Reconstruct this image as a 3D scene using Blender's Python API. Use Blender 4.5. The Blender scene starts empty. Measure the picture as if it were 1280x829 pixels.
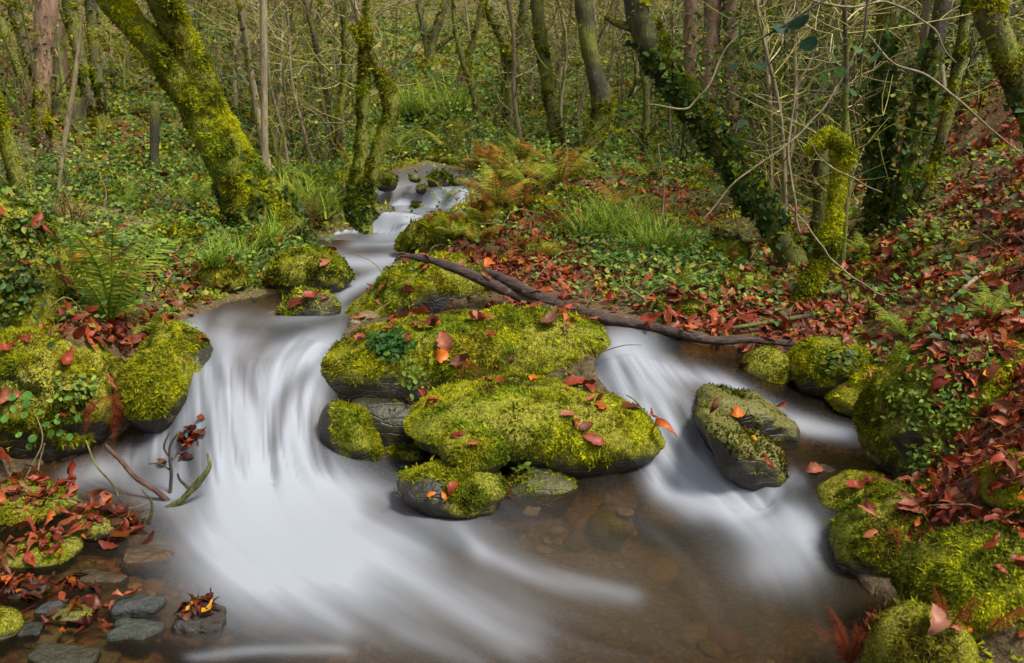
import bpy, math, random
import numpy as np
from mathutils import Vector, Matrix
from mathutils.bvhtree import BVHTree

# ------------------------------------------------------------------ camera, sky, sun, exposure
C = bpy.context.scene
COL = C.collection
rng = np.random.default_rng(7)
random.seed(7)

CZ, PITCH, F, CX, CY = 1.4, math.radians(12.0), 1108.0, 640.0, 414.5
cam_d = bpy.data.cameras.new('camera'); cam = bpy.data.objects.new('camera', cam_d); COL.objects.link(cam)
cam.location = (0, 0, CZ); cam.rotation_euler = (math.pi/2 - PITCH, 0, 0)
cam_d.sensor_width = 36; cam_d.lens = F/1280*36; cam_d.clip_start = 0.05; cam_d.clip_end = 500
cam_d.dof.use_dof = True; cam_d.dof.focus_distance = 4.2; cam_d.dof.aperture_fstop = 6.5
C.camera = cam

SUN_EL, SUN_AZ = math.radians(57), math.radians(128)
w = bpy.data.worlds.new('World'); C.world = w; w.use_nodes = True
wn = w.node_tree; bg = wn.nodes['Background']
sky = wn.nodes.new('ShaderNodeTexSky'); sky.sky_type = 'NISHITA'; sky.sun_disc = False
sky.sun_elevation = SUN_EL; sky.sun_rotation = SUN_AZ; sky.dust_density = 4; sky.air_density = 1.0
hs = wn.nodes.new('ShaderNodeHueSaturation'); hs.inputs['Saturation'].default_value = 0.22
wn.links.new(sky.outputs[0], hs.inputs['Color']); wn.links.new(hs.outputs[0], bg.inputs[0])
bg.inputs[1].default_value = 0.05
sl = bpy.data.lights.new('sun', 'SUN'); sl.energy = 1.5; sl.angle = math.radians(14); sl.color = (1, .93, .80)
so = bpy.data.objects.new('sun', sl); COL.objects.link(so)
sdir = Vector((math.sin(SUN_AZ)*math.cos(SUN_EL), math.cos(SUN_AZ)*math.cos(SUN_EL), math.sin(SUN_EL)))
so.rotation_euler = sdir.to_track_quat('Z', 'Y').to_euler()
C.view_settings.view_transform = 'Standard'; C.view_settings.look = 'None'
C.view_settings.exposure = 1.86; C.view_settings.gamma = 1
C.cycles.max_bounces = 8; C.cycles.diffuse_bounces = 3; C.cycles.glossy_bounces = 2
C.cycles.transparent_max_bounces = 12; C.cycles.caustics_reflective = False; C.cycles.caustics_refractive = False

# ------------------------------------------------------------------ projection helpers (photo pixel <-> world)
sp, cp = math.sin(PITCH), math.cos(PITCH)
def ray(px, py):
    a, b = (np.asarray(px, float)-CX)/F, (CY-np.asarray(py, float))/F
    return np.stack([a, b*sp+cp, b*cp-sp], -1)
def at(px, py, Y):
    d = ray(px, py); t = Y/d[..., 1]
    return np.stack([d[..., 0]*t, d[..., 1]*t, CZ+d[..., 2]*t], -1)
def at_z(px, py, z):
    d = ray(px, py); t = (z-CZ)/d[..., 2]
    return np.stack([d[..., 0]*t, d[..., 1]*t, CZ+d[..., 2]*t], -1)
def proj(P):
    q = P-np.array([0, 0, CZ]); zf = q[..., 1]*cp-q[..., 2]*sp; zf = np.maximum(zf, .05)
    yu = q[..., 1]*sp+q[..., 2]*cp
    return CX+F*q[..., 0]/zf, CY-F*yu/zf
def pxm(px_len, Y):           # metres covered by a pixel length at distance Y
    return px_len*Y/F

# ------------------------------------------------------------------ noise
def _h(i, j, k, s):
    n = (i*374761393+j*668265263+k*2147483647+s*1274126177) & 0xffffffff
    n = ((n ^ (n >> 13))*1274126177) & 0xffffffff
    return ((n ^ (n >> 16)) & 0xffff)/65535.0
def vnoise(P, sc, seed=0):
    Q = np.asarray(P)*sc; I = np.floor(Q).astype(np.int64); f = Q-I; f = f*f*(3-2*f)
    r = 0
    for dx in (0, 1):
        for dy in (0, 1):
            for dz in (0, 1):
                wt = (f[..., 0] if dx else 1-f[..., 0])*(f[..., 1] if dy else 1-f[..., 1])*(f[..., 2] if dz else 1-f[..., 2])
                r = r+wt*_h(I[..., 0]+dx, I[..., 1]+dy, I[..., 2]+dz, seed)
    return r
def fbm(P, sc, oct=3, seed=0):
    r, a, t = 0, 1, 0
    for o in range(oct):
        r = r+a*vnoise(P, sc*2**o, seed+o*17); t += a; a *= .5
    return r/t
def sstep(a, b, x):
    t = np.clip((x-a)/(b-a), 0, 1); return t*t*(3-2*t)

# ------------------------------------------------------------------ mesh + object helpers
def mesh(name, V, Fs, mat=None, attrs=None, smooth=True):
    """V (n,3); Fs a list of (m,k) index arrays"""
    me = bpy.data.meshes.new(name)
    V = np.asarray(V, np.float32)
    me.vertices.add(len(V)); me.vertices.foreach_set('co', V.ravel())
    Fs = [np.asarray(f, np.int32) for f in Fs if len(f)]
    lp = np.concatenate([f.ravel() for f in Fs]); nt = np.concatenate([np.full(len(f), f.shape[1], np.int32) for f in Fs])
    st = np.concatenate([[0], np.cumsum(nt)[:-1]]).astype(np.int32)
    me.loops.add(len(lp)); me.loops.foreach_set('vertex_index', lp)
    me.polygons.add(len(nt)); me.polygons.foreach_set('loop_start', st); me.polygons.foreach_set('loop_total', nt)
    me.polygons.foreach_set('use_smooth', np.full(len(nt), smooth))
    for k, v in (attrs or {}).items():
        v = np.asarray(v, np.float32)
        if v.ndim == 1:
            a = me.attributes.new(k, 'FLOAT', 'POINT'); a.data.foreach_set('value', v)
        else:
            v = np.concatenate([v, np.ones((len(v), 1), np.float32)], 1)
            a = me.attributes.new(k, 'FLOAT_COLOR', 'POINT'); a.data.foreach_set('color', v.ravel())
    me.update(); me.validate()
    if mat: me.materials.append(mat)
    return me
def obj(name, me, parent=None, loc=None):
    o = bpy.data.objects.new(name, me); COL.objects.link(o)
    if parent: o.parent = parent
    if loc is not None: o.location = loc
    return o
def tag(o, label=None, cat=None, group=None, kind=None):
    if label: o['label'] = label
    if cat: o['category'] = cat
    if group: o['group'] = group
    if kind: o['kind'] = kind
    return o
def root(name, loc, label, cat, group=None):
    return tag(obj(name, None, None, loc), label, cat, group)
def copy_tree(o, parent=None):
    c = o.copy(); COL.objects.link(c)
    if parent: c.parent = parent
    for ch in list(o.children): copy_tree(ch, c)
    return c
class Bag:                     # collects pieces into ONE mesh
    def __init__(s): s.V = []; s.Fq = []; s.Ft = []; s.T = []; s.n = 0
    def add(s, V, Fq=None, Ft=None, tint=None):
        V = np.asarray(V, float); 
        if Fq is not None and len(Fq): s.Fq.append(np.asarray(Fq)+s.n)
        if Ft is not None and len(Ft): s.Ft.append(np.asarray(Ft)+s.n)
        if tint is None: tint = np.tile([.1, .1, .1], (len(V), 1))
        tint = np.asarray(tint, float)
        if tint.ndim == 1: tint = np.tile(tint, (len(V), 1))
        s.V.append(V); s.T.append(tint); s.n += len(V)
    def mesh(s, name, mat, origin=(0, 0, 0), smooth=True):
        V = np.concatenate(s.V)-np.asarray(origin, float)
        Fs = []
        if s.Fq: Fs.append(np.concatenate(s.Fq))
        if s.Ft: Fs.append(np.concatenate(s.Ft))
        return mesh(name, V, Fs, mat, {'tint': np.concatenate(s.T)}, smooth)

def frames(N, yaw):
    """rotation matrices whose z is N and whose x turns by yaw"""
    N = N/np.linalg.norm(N, axis=1, keepdims=True)
    a = np.where(np.abs(N[:, 2:3]) < .95, np.array([[0, 0, 1.]]), np.array([[1., 0, 0]]))
    X = np.cross(a, N); X /= np.linalg.norm(X, axis=1, keepdims=True); Y = np.cross(N, X)
    c, s = np.cos(yaw)[:, None], np.sin(yaw)[:, None]
    X2, Y2 = X*c+Y*s, -X*s+Y*c
    return np.stack([X2, Y2, N], 2)
def stamp(TV, P, R, S):
    """template verts TV (k,3) stamped at each P with rotation R and scale S (n,) or (n,3)"""
    S = np.asarray(S, float)
    if S.ndim == 1: S = S[:, None]
    if S.shape[1] == 1: S = np.repeat(S, 3, 1)
    L = TV[None]*S[:, None, :]
    return (np.einsum('nij,nkj->nki', R, L)+P[:, None, :])
def stamp_bag(bag, TV, TF, P, R, S, tint):
    V = stamp(TV, P, R, S); n, k = V.shape[:2]
    Fc = (TF[None]+(np.arange(n)*k)[:, None, None]).reshape(-1, TF.shape[1])
    T = np.repeat(tint, k, 0)
    if TF.shape[1] == 4: bag.add(V.reshape(-1, 3), Fq=Fc, tint=T)
    else: bag.add(V.reshape(-1, 3), Ft=Fc, tint=T)

def catmull(P, n):
    P = np.asarray(P, float); m = len(P)
    if m == 2: 
        t = np.linspace(0, 1, n)[:, None]; return P[0]*(1-t)+P[1]*t
    E = np.concatenate([[2*P[0]-P[1]], P, [2*P[-1]-P[-2]]]); t = np.linspace(0, m-1-1e-9, n); i = t.astype(int); u = (t-i)[:, None]
    a, b, c, d = E[i], E[i+1], E[i+2], E[i+3]
    return .5*(2*b+(c-a)*u+(2*a-5*b+4*c-d)*u**2+(-a+3*b-3*c+d)*u**3)
def tube(P, r, seg=10, n=None, rough=0.0, seed=0, nsc=6.0, cap=True):
    """a tapered tube through points P with radii r"""
    P = np.asarray(P, float); r = np.asarray(r, float)
    Q = np.concatenate([P, r[:, None]], 1)
    n = n or max(4, len(P)*5)
    Q = catmull(Q, n); P, r = Q[:, :3], np.maximum(Q[:, 3], 1e-4)
    T = np.gradient(P, axis=0); T /= np.linalg.norm(T, axis=1, keepdims=True)+1e-9
    A = np.array([0, 1., 0.1]); U = np.cross(T, A); U /= np.linalg.norm(U, axis=1, keepdims=True)+1e-9; W_ = np.cross(T, U)
    th = np.linspace(0, 2*math.pi, seg, endpoint=False)
    D = U[:, None]*np.cos(th)[None, :, None]+W_[:, None]*np.sin(th)[None, :, None]
    V = P[:, None]+D*r[:, None, None]
    if rough:
        nz = fbm(V.reshape(-1, 3), nsc, 3, seed).reshape(n, seg)-.5
        V = P[:, None]+D*(r[:, None]*(1+rough*nz*2))[..., None]
    i = np.arange(n-1)[:, None]*seg; j = np.arange(seg)[None]
    Fq = np.stack([i+j, i+(j+1) % seg, i+seg+(j+1) % seg, i+seg+j], -1).reshape(-1, 4)
    V = V.reshape(-1, 3); Ft = np.zeros((0, 3), int)
    if cap:
        V = np.concatenate([V, P[-1:], P[:1]]); k = len(V)
        jj = np.arange(seg); b = (n-1)*seg
        Ft = np.concatenate([np.stack([b+jj, b+(jj+1) % seg, np.full(seg, k-2)], 1), np.stack([(jj+1) % seg, jj, np.full(seg, k-1)], 1)])
    return V, Fq, Ft
def tri_of(Fq, Ft):
    L = []
    if Fq is not None and len(Fq): Fq = np.asarray(Fq); L += [Fq[:, [0, 1, 2]], Fq[:, [0, 2, 3]]]
    if Ft is not None and len(Ft): L += [np.asarray(Ft)]
    return np.concatenate(L)
def scatter_on(V, Tr, n, seed=0, w=None):
    r = np.random.default_rng(seed)
    a, b, c = V[Tr[:, 0]], V[Tr[:, 1]], V[Tr[:, 2]]
    N = np.cross(b-a, c-a); A = np.linalg.norm(N, axis=1)+1e-12
    N /= A[:, None]
    p = A.copy()
    if w is not None: p = p*w(V[Tr].mean(1), N)
    if p.sum() <= 0: return np.zeros((0, 3)), np.zeros((0, 3))
    i = r.choice(len(Tr), n, p=p/p.sum())
    u, v = r.random(n), r.random(n); m = u+v > 1; u[m], v[m] = 1-u[m], 1-v[m]
    P = a[i]+(b[i]-a[i])*u[:, None]+(c[i]-a[i])*v[:, None]
    return P, N[i]

# ------------------------------------------------------------------ materials
def new_mat(name):
    m = bpy.data.materials.new(name); m.use_nodes = True; nt = m.node_tree
    for n in list(nt.nodes): nt.nodes.remove(n)
    out = nt.nodes.new('ShaderNodeOutputMaterial')
    return m, nt, out
def N_(nt, t, **kw):
    n = nt.nodes.new(t)
    for k, v in kw.items():
        if k in n.inputs: n.inputs[k].default_value = v
        else: setattr(n, k, v)
    return n
def ramp(nt, fac, stops):
    r = nt.nodes.new('ShaderNodeValToRGB'); el = r.color_ramp.elements
    while len(el) < len(stops): el.new(.5)
    for e, (p, c) in zip(el, stops): e.position = p; e.color = (*c, 1) if len(c) == 3 else c
    nt.links.new(fac, r.inputs[0]); return r.outputs[0]
def noise(nt, scale, detail=4, rough=.6, vec=None):
    t = nt.nodes.new('ShaderNodeTexNoise'); t.inputs['Scale'].default_value = scale; t.inputs['Detail'].default_value = detail; t.inputs['Roughness'].default_value = rough
    if vec is not None: nt.links.new(vec, t.inputs['Vector'])
    return t.outputs[0]
def world_pos(nt): return nt.nodes.new('ShaderNodeNewGeometry').outputs['Position']
def mixc(nt, fac, a, b):
    m = nt.nodes.new('ShaderNodeMix'); m.data_type = 'RGBA'
    for s, v in ((0, fac), (6, a), (7, b)):
        if hasattr(v, 'is_linked'): nt.links.new(v, m.inputs[s])
        else: m.inputs[s].default_value = v if s == 0 else (*v, 1)
    return m.outputs[2]
def attr(nt, name):
    a = nt.nodes.new('ShaderNodeAttribute'); a.attribute_name = name; return a
def bump(nt, h, strength, dist):
    b = nt.nodes.new('ShaderNodeBump'); b.inputs['Strength'].default_value = strength; b.inputs['Distance'].default_value = dist
    nt.links.new(h, b.inputs['Height']); return b.outputs[0]

def leaf_mat(name, rough=.45, trans=.3, spec=.4):
    m, nt, out = new_mat(name)
    t = attr(nt, 'tint').outputs['Color']
    n = noise(nt, 60, 3, .6, world_pos(nt))
    c = mixc(nt, n, t, t); mm = c.node; mm.blend_type = 'MULTIPLY'
    v = ramp(nt, n, [(.3, (.65, .65, .65)), (.7, (1.25, 1.25, 1.25))])
    mm.inputs[0].default_value = 1; nt.links.remove(mm.inputs[0].links[0]); nt.links.remove(mm.inputs[7].links[0]); nt.links.new(v, mm.inputs[7])
    p = N_(nt, 'ShaderNodeBsdfPrincipled', Roughness=rough); p.inputs['Specular IOR Level'].default_value = spec
    nt.links.new(c, p.inputs['Base Color'])
    tr = nt.nodes.new('ShaderNodeBsdfTranslucent'); nt.links.new(c, tr.inputs[0])
    mx = N_(nt, 'ShaderNodeMixShader'); mx.inputs[0].default_value = trans
    nt.links.new(p.outputs[0], mx.inputs[1]); nt.links.new(tr.outputs[0], mx.inputs[2]); nt.links.new(mx.outputs[0], out.inputs[0])
    return m
M_MOSS = leaf_mat('moss_fronds', .9, .4, .05)
M_LEAF = leaf_mat('green_leaf', .5, .35, .2)
M_LITTER = leaf_mat('dead_leaf', .45, .15, .22)
M_FERN = leaf_mat('fern_leaf', .6, .4, .1)
M_TWIG = leaf_mat('twig_bark', .75, .0, .2)

def rock_mat():
    m, nt, out = new_mat('mossy_rock'); pos = world_pos(nt)
    n1 = noise(nt, 9, 8, .65, pos); n2 = noise(nt, 70, 4, .6, pos); n3 = noise(nt, 2.5, 4, .6, pos)
    rc = ramp(nt, n1, [(.28, (.008, .007, .006)), (.5, (.026, .023, .018)), (.62, (.045, .036, .024)), (.8, (.085, .075, .055))])
    rc = mixc(nt, ramp(nt, n3, [(.5, (0, 0, 0)), (.65, (1, 1, 1))]), rc, (.024, .024, .009))
    mc = ramp(nt, n2, [(.3, (.06, .065, .005)), (.7, (.30, .28, .013))])
    f = attr(nt, 'mossy').outputs['Fac']
    c = mixc(nt, f, rc, mc)
    p = N_(nt, 'ShaderNodeBsdfPrincipled'); nt.links.new(c, p.inputs['Base Color'])
    rr = nt.nodes.new('ShaderNodeMapRange'); rr.inputs['To Min'].default_value = .42; rr.inputs['To Max'].default_value = .9; nt.links.new(f, rr.inputs['Value']); nt.links.new(rr.outputs[0], p.inputs['Roughness'])
    vo = nt.nodes.new('ShaderNodeTexVoronoi'); vo.feature = 'DISTANCE_TO_EDGE'; vo.inputs['Scale'].default_value = 7; mpv = nt.nodes.new('ShaderNodeMapping'); mpv.inputs['Scale'].default_value = (1, 1, 3.2); mpv.inputs['Rotation'].default_value = (.5, .3, 0); nt.links.new(pos, mpv.inputs[0]); nt.links.new(mpv.outputs[0], vo.inputs['Vector'])
    cr = ramp(nt, vo.outputs[0], [(0, (0, 0, 0)), (.06, (1, 1, 1))]); ad = N_(nt, 'ShaderNodeMath', operation='MULTIPLY_ADD'); nt.links.new(cr, ad.inputs[0]); iv = N_(nt, 'ShaderNodeMapRange'); iv.inputs['To Min'].default_value = .14; iv.inputs['To Max'].default_value = 0; nt.links.new(f, iv.inputs['Value']); nt.links.new(iv.outputs[0], ad.inputs[1]); nt.links.new(n1, ad.inputs[2])
    nt.links.new(bump(nt, ad.outputs[0], .7, .03), p.inputs['Normal']); nt.links.new(p.outputs[0], out.inputs[0]); return m
M_ROCK = rock_mat()
def bark_mat(name, dark, lite, moss_lo=.45, moss_hi=.6, stretch=(14, 14, 3)):
    m, nt, out = new_mat(name); pos = world_pos(nt)
    mp = nt.nodes.new('ShaderNodeMapping'); mp.inputs['Scale'].default_value = stretch; nt.links.new(pos, mp.inputs[0])
    n1 = noise(nt, 2.2, 8, .65, mp.outputs[0]); n2 = noise(nt, 3.0, 5, .6, pos); n3 = noise(nt, 50, 4, .6, pos); n4 = noise(nt, 12, 4, .6, pos)
    rc = ramp(nt, n1, [(.3, dark), (.65, lite)])
    rc = mixc(nt, ramp(nt, n4, [(.62, (0, 0, 0)), (.72, (.6, .6, .6))]), rc, (.24, .25, .2))
    mc = ramp(nt, n3, [(.3, (.05, .06, .006)), (.7, (.21, .22, .016))])
    f = ramp(nt, n2, [(moss_lo, (0, 0, 0)), (moss_hi, (1, 1, 1))])
    c = mixc(nt, f, rc, mc)
    p = N_(nt, 'ShaderNodeBsdfPrincipled', Roughness=.8); nt.links.new(c, p.inputs['Base Color'])
    nt.links.new(bump(nt, n1, .8, .03), p.inputs['Normal']); nt.links.new(p.outputs[0], out.inputs[0]); return m
M_BARK = bark_mat('mossy_bark', (.03, .022, .012), (.12, .095, .055), .40, .56)
M_MOSSBARK = bark_mat('moss_wrapped_bark', (.03, .022, .012), (.12, .095, .055), .25, .40)
M_DARKBARK = bark_mat('dark_bark', (.014, .012, .006), (.055, .048, .024), .40, .60)
M_PALEBARK = bark_mat('pale_bark', (.11, .085, .045), (.30, .25, .14), .6, .8)
M_REDBARK = bark_mat('red_bark', (.12, .06, .035), (.34, .22, .15), .62, .8)
M_DRIFT = bark_mat('driftwood', (.010, .006, .005), (.075, .042, .034), .72, .85, (6, 22, 22))

def soil_mat():
    m, nt, out = new_mat('forest_soil'); pos = world_pos(nt)
    n1 = noise(nt, 6, 8, .7, pos); n2 = noise(nt, 45, 5, .65, pos); n3 = noise(nt, 1.3, 4, .6, pos)
    soil = ramp(nt, n2, [(.25, (.015, .010, .006)), (.5, (.06, .04, .018)), (.75, (.15, .10, .045))])
    red = ramp(nt, n2, [(.3, (.035, .013, .007)), (.7, (.15, .05, .022))])
    moss = ramp(nt, n2, [(.3, (.06, .065, .008)), (.5, (.17, .17, .018)), (.72, (.30, .27, .04))])
    bed = ramp(nt, n2, [(.25, (.025, .018, .01)), (.5, (.10, .065, .03)), (.75, (.26, .19, .11))])
    c = mixc(nt, attr(nt, 'litter').outputs['Fac'], soil, red)
    ma = N_(nt, 'ShaderNodeMath', operation='MULTIPLY'); nt.links.new(attr(nt, 'green').outputs['Fac'], ma.inputs[0]); nt.links.new(ramp(nt, n1, [(.38, (.15, .15, .15)), (.55, (1, 1, 1))]), ma.inputs[1])
    c = mixc(nt, ma.outputs[0], c, moss)
    c = mixc(nt, attr(nt, 'bed').outputs['Fac'], c, bed)
    p = N_(nt, 'ShaderNodeBsdfPrincipled', Roughness=.85); nt.links.new(c, p.inputs['Base Color'])
    nt.links.new(bump(nt, n2, .9, .03), p.inputs['Normal']); nt.links.new(p.outputs[0], out.inputs[0]); return m
M_SOIL = soil_mat()
def stone_mat():
    m, nt, out = new_mat('wet_stone'); pos = world_pos(nt)
    t = attr(nt, 'tint').outputs['Color']; n1 = noise(nt, 25, 7, .65, pos)
    c = mixc(nt, .6, t, t); mm = c.node; mm.blend_type = 'MULTIPLY'; nt.links.remove(mm.inputs[7].links[0])
    nt.links.new(ramp(nt, n1, [(.3, (.3, .3, .3)), (.7, (1.6, 1.6, 1.6))]), mm.inputs[7])
    p = N_(nt, 'ShaderNodeBsdfPrincipled', Roughness=.33); nt.links.new(c, p.inputs['Base Color'])
    nt.links.new(bump(nt, n1, .9, .03), p.inputs['Normal']); nt.links.new(p.outputs[0], out.inputs[0]); return m
M_STONE = stone_mat()
def water_mat():
    m, nt, out = new_mat('silky_water')
    foam = attr(nt, 'foam').outputs['Fac']; murk = attr(nt, 'murk').outputs['Fac']
    tr = N_(nt, 'ShaderNodeBsdfTransparent'); tr.inputs[0].default_value = (.66, .53, .34, 1)
    df = N_(nt, 'ShaderNodeBsdfDiffuse'); df.inputs[0].default_value = (.060, .046, .024, 1)
    m0 = N_(nt, 'ShaderNodeMixShader'); nt.links.new(murk, m0.inputs[0]); nt.links.new(tr.outputs[0], m0.inputs[1]); nt.links.new(df.outputs[0], m0.inputs[2])
    gl = N_(nt, 'ShaderNodeBsdfGlossy', Roughness=.28); gl.inputs[0].default_value = (.42, .39, .34, 1)
    fr = N_(nt, 'ShaderNodeFresnel', IOR=1.33)
    m1 = N_(nt, 'ShaderNodeMixShader'); nt.links.new(fr.outputs[0], m1.inputs[0]); nt.links.new(m0.outputs[0], m1.inputs[1]); nt.links.new(gl.outputs[0], m1.inputs[2])
    fd = N_(nt, 'ShaderNodeBsdfDiffuse'); fd.inputs[0].default_value = (.34, .37, .43, 1)
    ft = N_(nt, 'ShaderNodeBsdfTranslucent'); ft.inputs[0].default_value = (.34, .37, .43, 1)
    fm = N_(nt, 'ShaderNodeMixShader'); fm.inputs[0].default_value = .2; nt.links.new(fd.outputs[0], fm.inputs[1]); nt.links.new(ft.outputs[0], fm.inputs[2])
    m2 = N_(nt, 'ShaderNodeMixShader'); nt.links.new(foam, m2.inputs[0]); nt.links.new(m1.outputs[0], m2.inputs[1]); nt.links.new(fm.outputs[0], m2.inputs[2])
    nt.links.new(m2.outputs[0], out.inputs[0]); return m
M_WATER = water_mat()

# ------------------------------------------------------------------ terrain and water level
OFF = .6
def warp(x, y): return np.stack([x/(y+OFF), np.log(y+OFF)], -1)
def tps_fit(XY, z, lam=1e-4):
    n = len(XY); D = np.linalg.norm(XY[:, None]-XY[None], axis=-1)
    K = D**2*np.log(D+1e-9)+np.eye(n)*lam; Pm = np.concatenate([np.ones((n, 1)), XY], 1)
    A = np.block([[K, Pm], [Pm.T, np.zeros((3, 3))]]); s = np.linalg.solve(A, np.concatenate([z, np.zeros(3)]))
    def f(q):
        sh = q.shape[:-1]; q = q.reshape(-1, 2); r = np.empty(len(q))
        for a in range(0, len(q), 40000):
            b = q[a:a+40000]; D = np.linalg.norm(b[:, None]-XY[None], axis=-1)
            r[a:a+40000] = (D**2*np.log(D+1e-9))@s[:n]+s[n]+b@s[n+1:]
        return r.reshape(sh)
    return f
# water surface: pixel + height
WZ = [(60,600,.02),(110,600,.02),(200,829,0),(640,829,0),(1000,829,0),(300,620,.01),(500,650,0),(650,640,0),(800,625,0),(950,650,0),(1040,710,0),(700,720,0),(60,700,0),(420,610,.01),
      (300,520,.23),(240,430,.43),(330,428,.44),(400,432,.43),(200,565,.06),(400,520,.2),(250,575,.08),(330,580,.07),(240,490,.3),(370,470,.35),(300,470,.36),
      (300,400,.46),(400,400,.465),(340,395,.46),(430,360,.49),(470,330,.52),(430,305,.545),(500,305,.545),(490,297,.55),
      (790,445,.42),(780,425,.44),(830,457,.38),(860,530,.2),(820,520,.22),(870,605,.01),(830,590,.03),(900,472,.32),(960,505,.22),(1040,545,.12),(1080,560,.11),(1040,580,.1),(1000,600,.1),(960,590,.1),(965,625,.01),(740,415,.46),(480,560,.03),(505,535,.04),(450,525,.08),(560,565,.01)]
WY = [(480,290,8.2),(545,290,8.2),(510,268,8.28),(470,266,8.28),(550,266,8.3),(510,262,8.6),(560,262,8.6),(470,260,8.6),(510,234,8.75),(480,232,8.75),(560,236,8.8),(590,236,9.1),(550,219,10),(580,222,10),(545,205,11.5),(560,190,13)]
wp = [at_z(a, b, z) for a, b, z in WZ]+[at(a, b, y) for a, b, y in WY]+[np.array(p) for p in ((-2, 1, 0), (2, 1, 0), (0, .3, 0), (-3, 2, 0), (3, 2, 0), (-3, 4, .3), (3, 4, .3), (-3, 9, 1.), (1, 9, .9))]
wp = np.array(wp, float)
W_of = tps_fit(warp(wp[:, 0], wp[:, 1]), wp[:, 2], 1e-5)
W_tps = W_of
def W_of(q):
    z = W_tps(q); y = np.exp(q[..., 1])-OFF; x = q[..., 0]*(y+OFF); yy = y+(vnoise(np.stack([x, y*.3, x*0], -1), 5, 8)-.5)*.22+(vnoise(np.stack([x, y*.2, x*0], -1), 4.0, 18)-.5)*.75
    pr = np.interp(yy, [7.4, 8.12, 8.20, 8.30, 8.60, 8.70, 8.84, 9.4, 10.5, 13], [.53, .555, .565, .745, .765, .79, .975, 1.02, 1.1, 1.35])
    k = sstep(7.5, 8.0, y); return z*(1-k)+pr*k
POLY = np.array([(540,206),(588,222),(580,240),(562,262),(552,290),(500,318),(440,392),(424,430),(412,470),(440,505),(500,535),(560,572),(640,588),(720,592),(800,570),(775,505),(748,470),(745,440),(735,400),(800,402),(850,424),(960,446),(1010,482),(1085,512),(1125,548),(1128,610),(1060,640),(1045,690),(1080,740),(1150,765),(1190,829),(1220,1300),(-300,1300),(-80,829),(-60,620),(0,596),(80,575),(150,535),(190,520),(222,470),(214,440),(214,415),(240,398),(285,380),(330,370),(400,366),(438,350),(412,328),(392,300),(445,290),(462,255),(476,225)], float)
def poly_sd(px, py, Pg=POLY):
    """signed distance in pixels, positive inside"""
    sh = np.shape(px); p = np.stack([np.ravel(px), np.ravel(py)], 1); ins = np.zeros(len(p), bool); d = np.full(len(p), 1e9)
    for a, b in zip(Pg, np.roll(Pg, -1, 0)):
        e = b-a; q = p-a; t = np.clip(q@e/(e@e), 0, 1); d = np.minimum(d, np.linalg.norm(q-t[:, None]*e, axis=1))
        c = ((a[1] > p[:, 1]) != (b[1] > p[:, 1]))
        with np.errstate(divide='ignore', invalid='ignore'): ins ^= c & (p[:, 0] < (b[0]-a[0])*(p[:, 1]-a[1])/(b[1]-a[1])+a[0])
    return np.where(ins, d, -d).reshape(sh)
# ground: pixel + distance
GY = [(60,450,3.85),(-80,450,3.6),(160,455,4.1),(100,330,4.7),(0,330,4.4),(40,410,4.1),(200,400,4.7),(260,375,5.3),(300,350,5.9),(230,330,5.9),(300,290,7.4),(150,230,8),(40,260,6.5),(390,285,8.2),(350,310,7.2),(440,262,9),(120,150,11),(60,60,16),(0,150,9),(300,200,10.5),(300,140,14),(420,200,11.5),(480,190,12),(100,90,15),
      (600,180,12.5),(540,130,15),(540,90,19),(540,40,24),(300,90,17),(800,90,18),(1100,60,13),(1250,30,10),(700,120,16),
      (560,300,6.9),(620,370,5.0),(700,390,4.9),(560,400,4.7),(640,330,5.8),(640,260,7.6),(750,330,6.3),(750,230,9),(650,205,10.5),(620,235,9.3),(900,180,11),(800,170,12),(800,300,7),(850,340,6.2),(900,250,8),(900,400,5.2),(830,395,5.2),(1000,380,5.4),(1000,250,7.2),(1010,430,4.9),(1100,450,4.3),(1100,400,4.6),(1200,380,4.3),(1100,320,5.6),(1250,300,5),(1250,200,6),(1150,230,6.8),(1250,100,7.5),(1100,150,9),(950,430,5.0),
      (1150,560,3.3),(1200,470,3.4),(1270,420,3.6),(1270,540,2.85),(1150,640,2.75),(1200,690,2.5),(1270,640,2.5),(1240,760,2.15),(1280,829,1.95),(600,470,4.25),(700,470,4.25),(470,440,4.5)]
GZ = [(30,720,.01),(100,760,0),(30,800,.03),(200,790,-.02),(120,690,-.03),(200,720,-.05),(20,650,.05),(60,625,.04),(-80,700,.12),(-80,829,.12),(60,575,-.02),(-60,575,.05),(260,810,-.05),(1130,700,.02),(1180,760,.02)]
gp = [at(a, b, y) for a, b, y in GY]+[at_z(a, b, z) for a, b, z in GZ]
gp += [np.array(p, float) for p in ((-12,34,8.5),(0,34,8),(12,34,8.5),(25,34,10),(-25,34,10),(0,60,17),(-35,60,17),(35,60,17),(-4.5,5,1.2),(-7,8,1.9),(-3.2,3.4,.75),(-2.6,1,.35),(2.4,1,.6),(3.6,3,1.25),(5.5,5,1.9),(9,9,3.2),(-14,16,4),(14,16,4.6))]
dep = np.array([-.16]*12+[-.04, -.12]+[-.05]*12+[-.14]*100)[:len(wp)-9]
dep = np.concatenate([dep[:55], [-.1]*4, dep[55:]])[:len(wp)-9]; dep[0] = -.02; dep[1] = -.06; dep[12] = -.02
gp += [np.array([p[0], p[1], p[2]+d]) for p, d in zip(wp[:len(dep)], dep)]
gp = np.array(gp); T_base = tps_fit(warp(gp[:, 0], gp[:, 1]), gp[:, 2], 2e-4)

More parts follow.
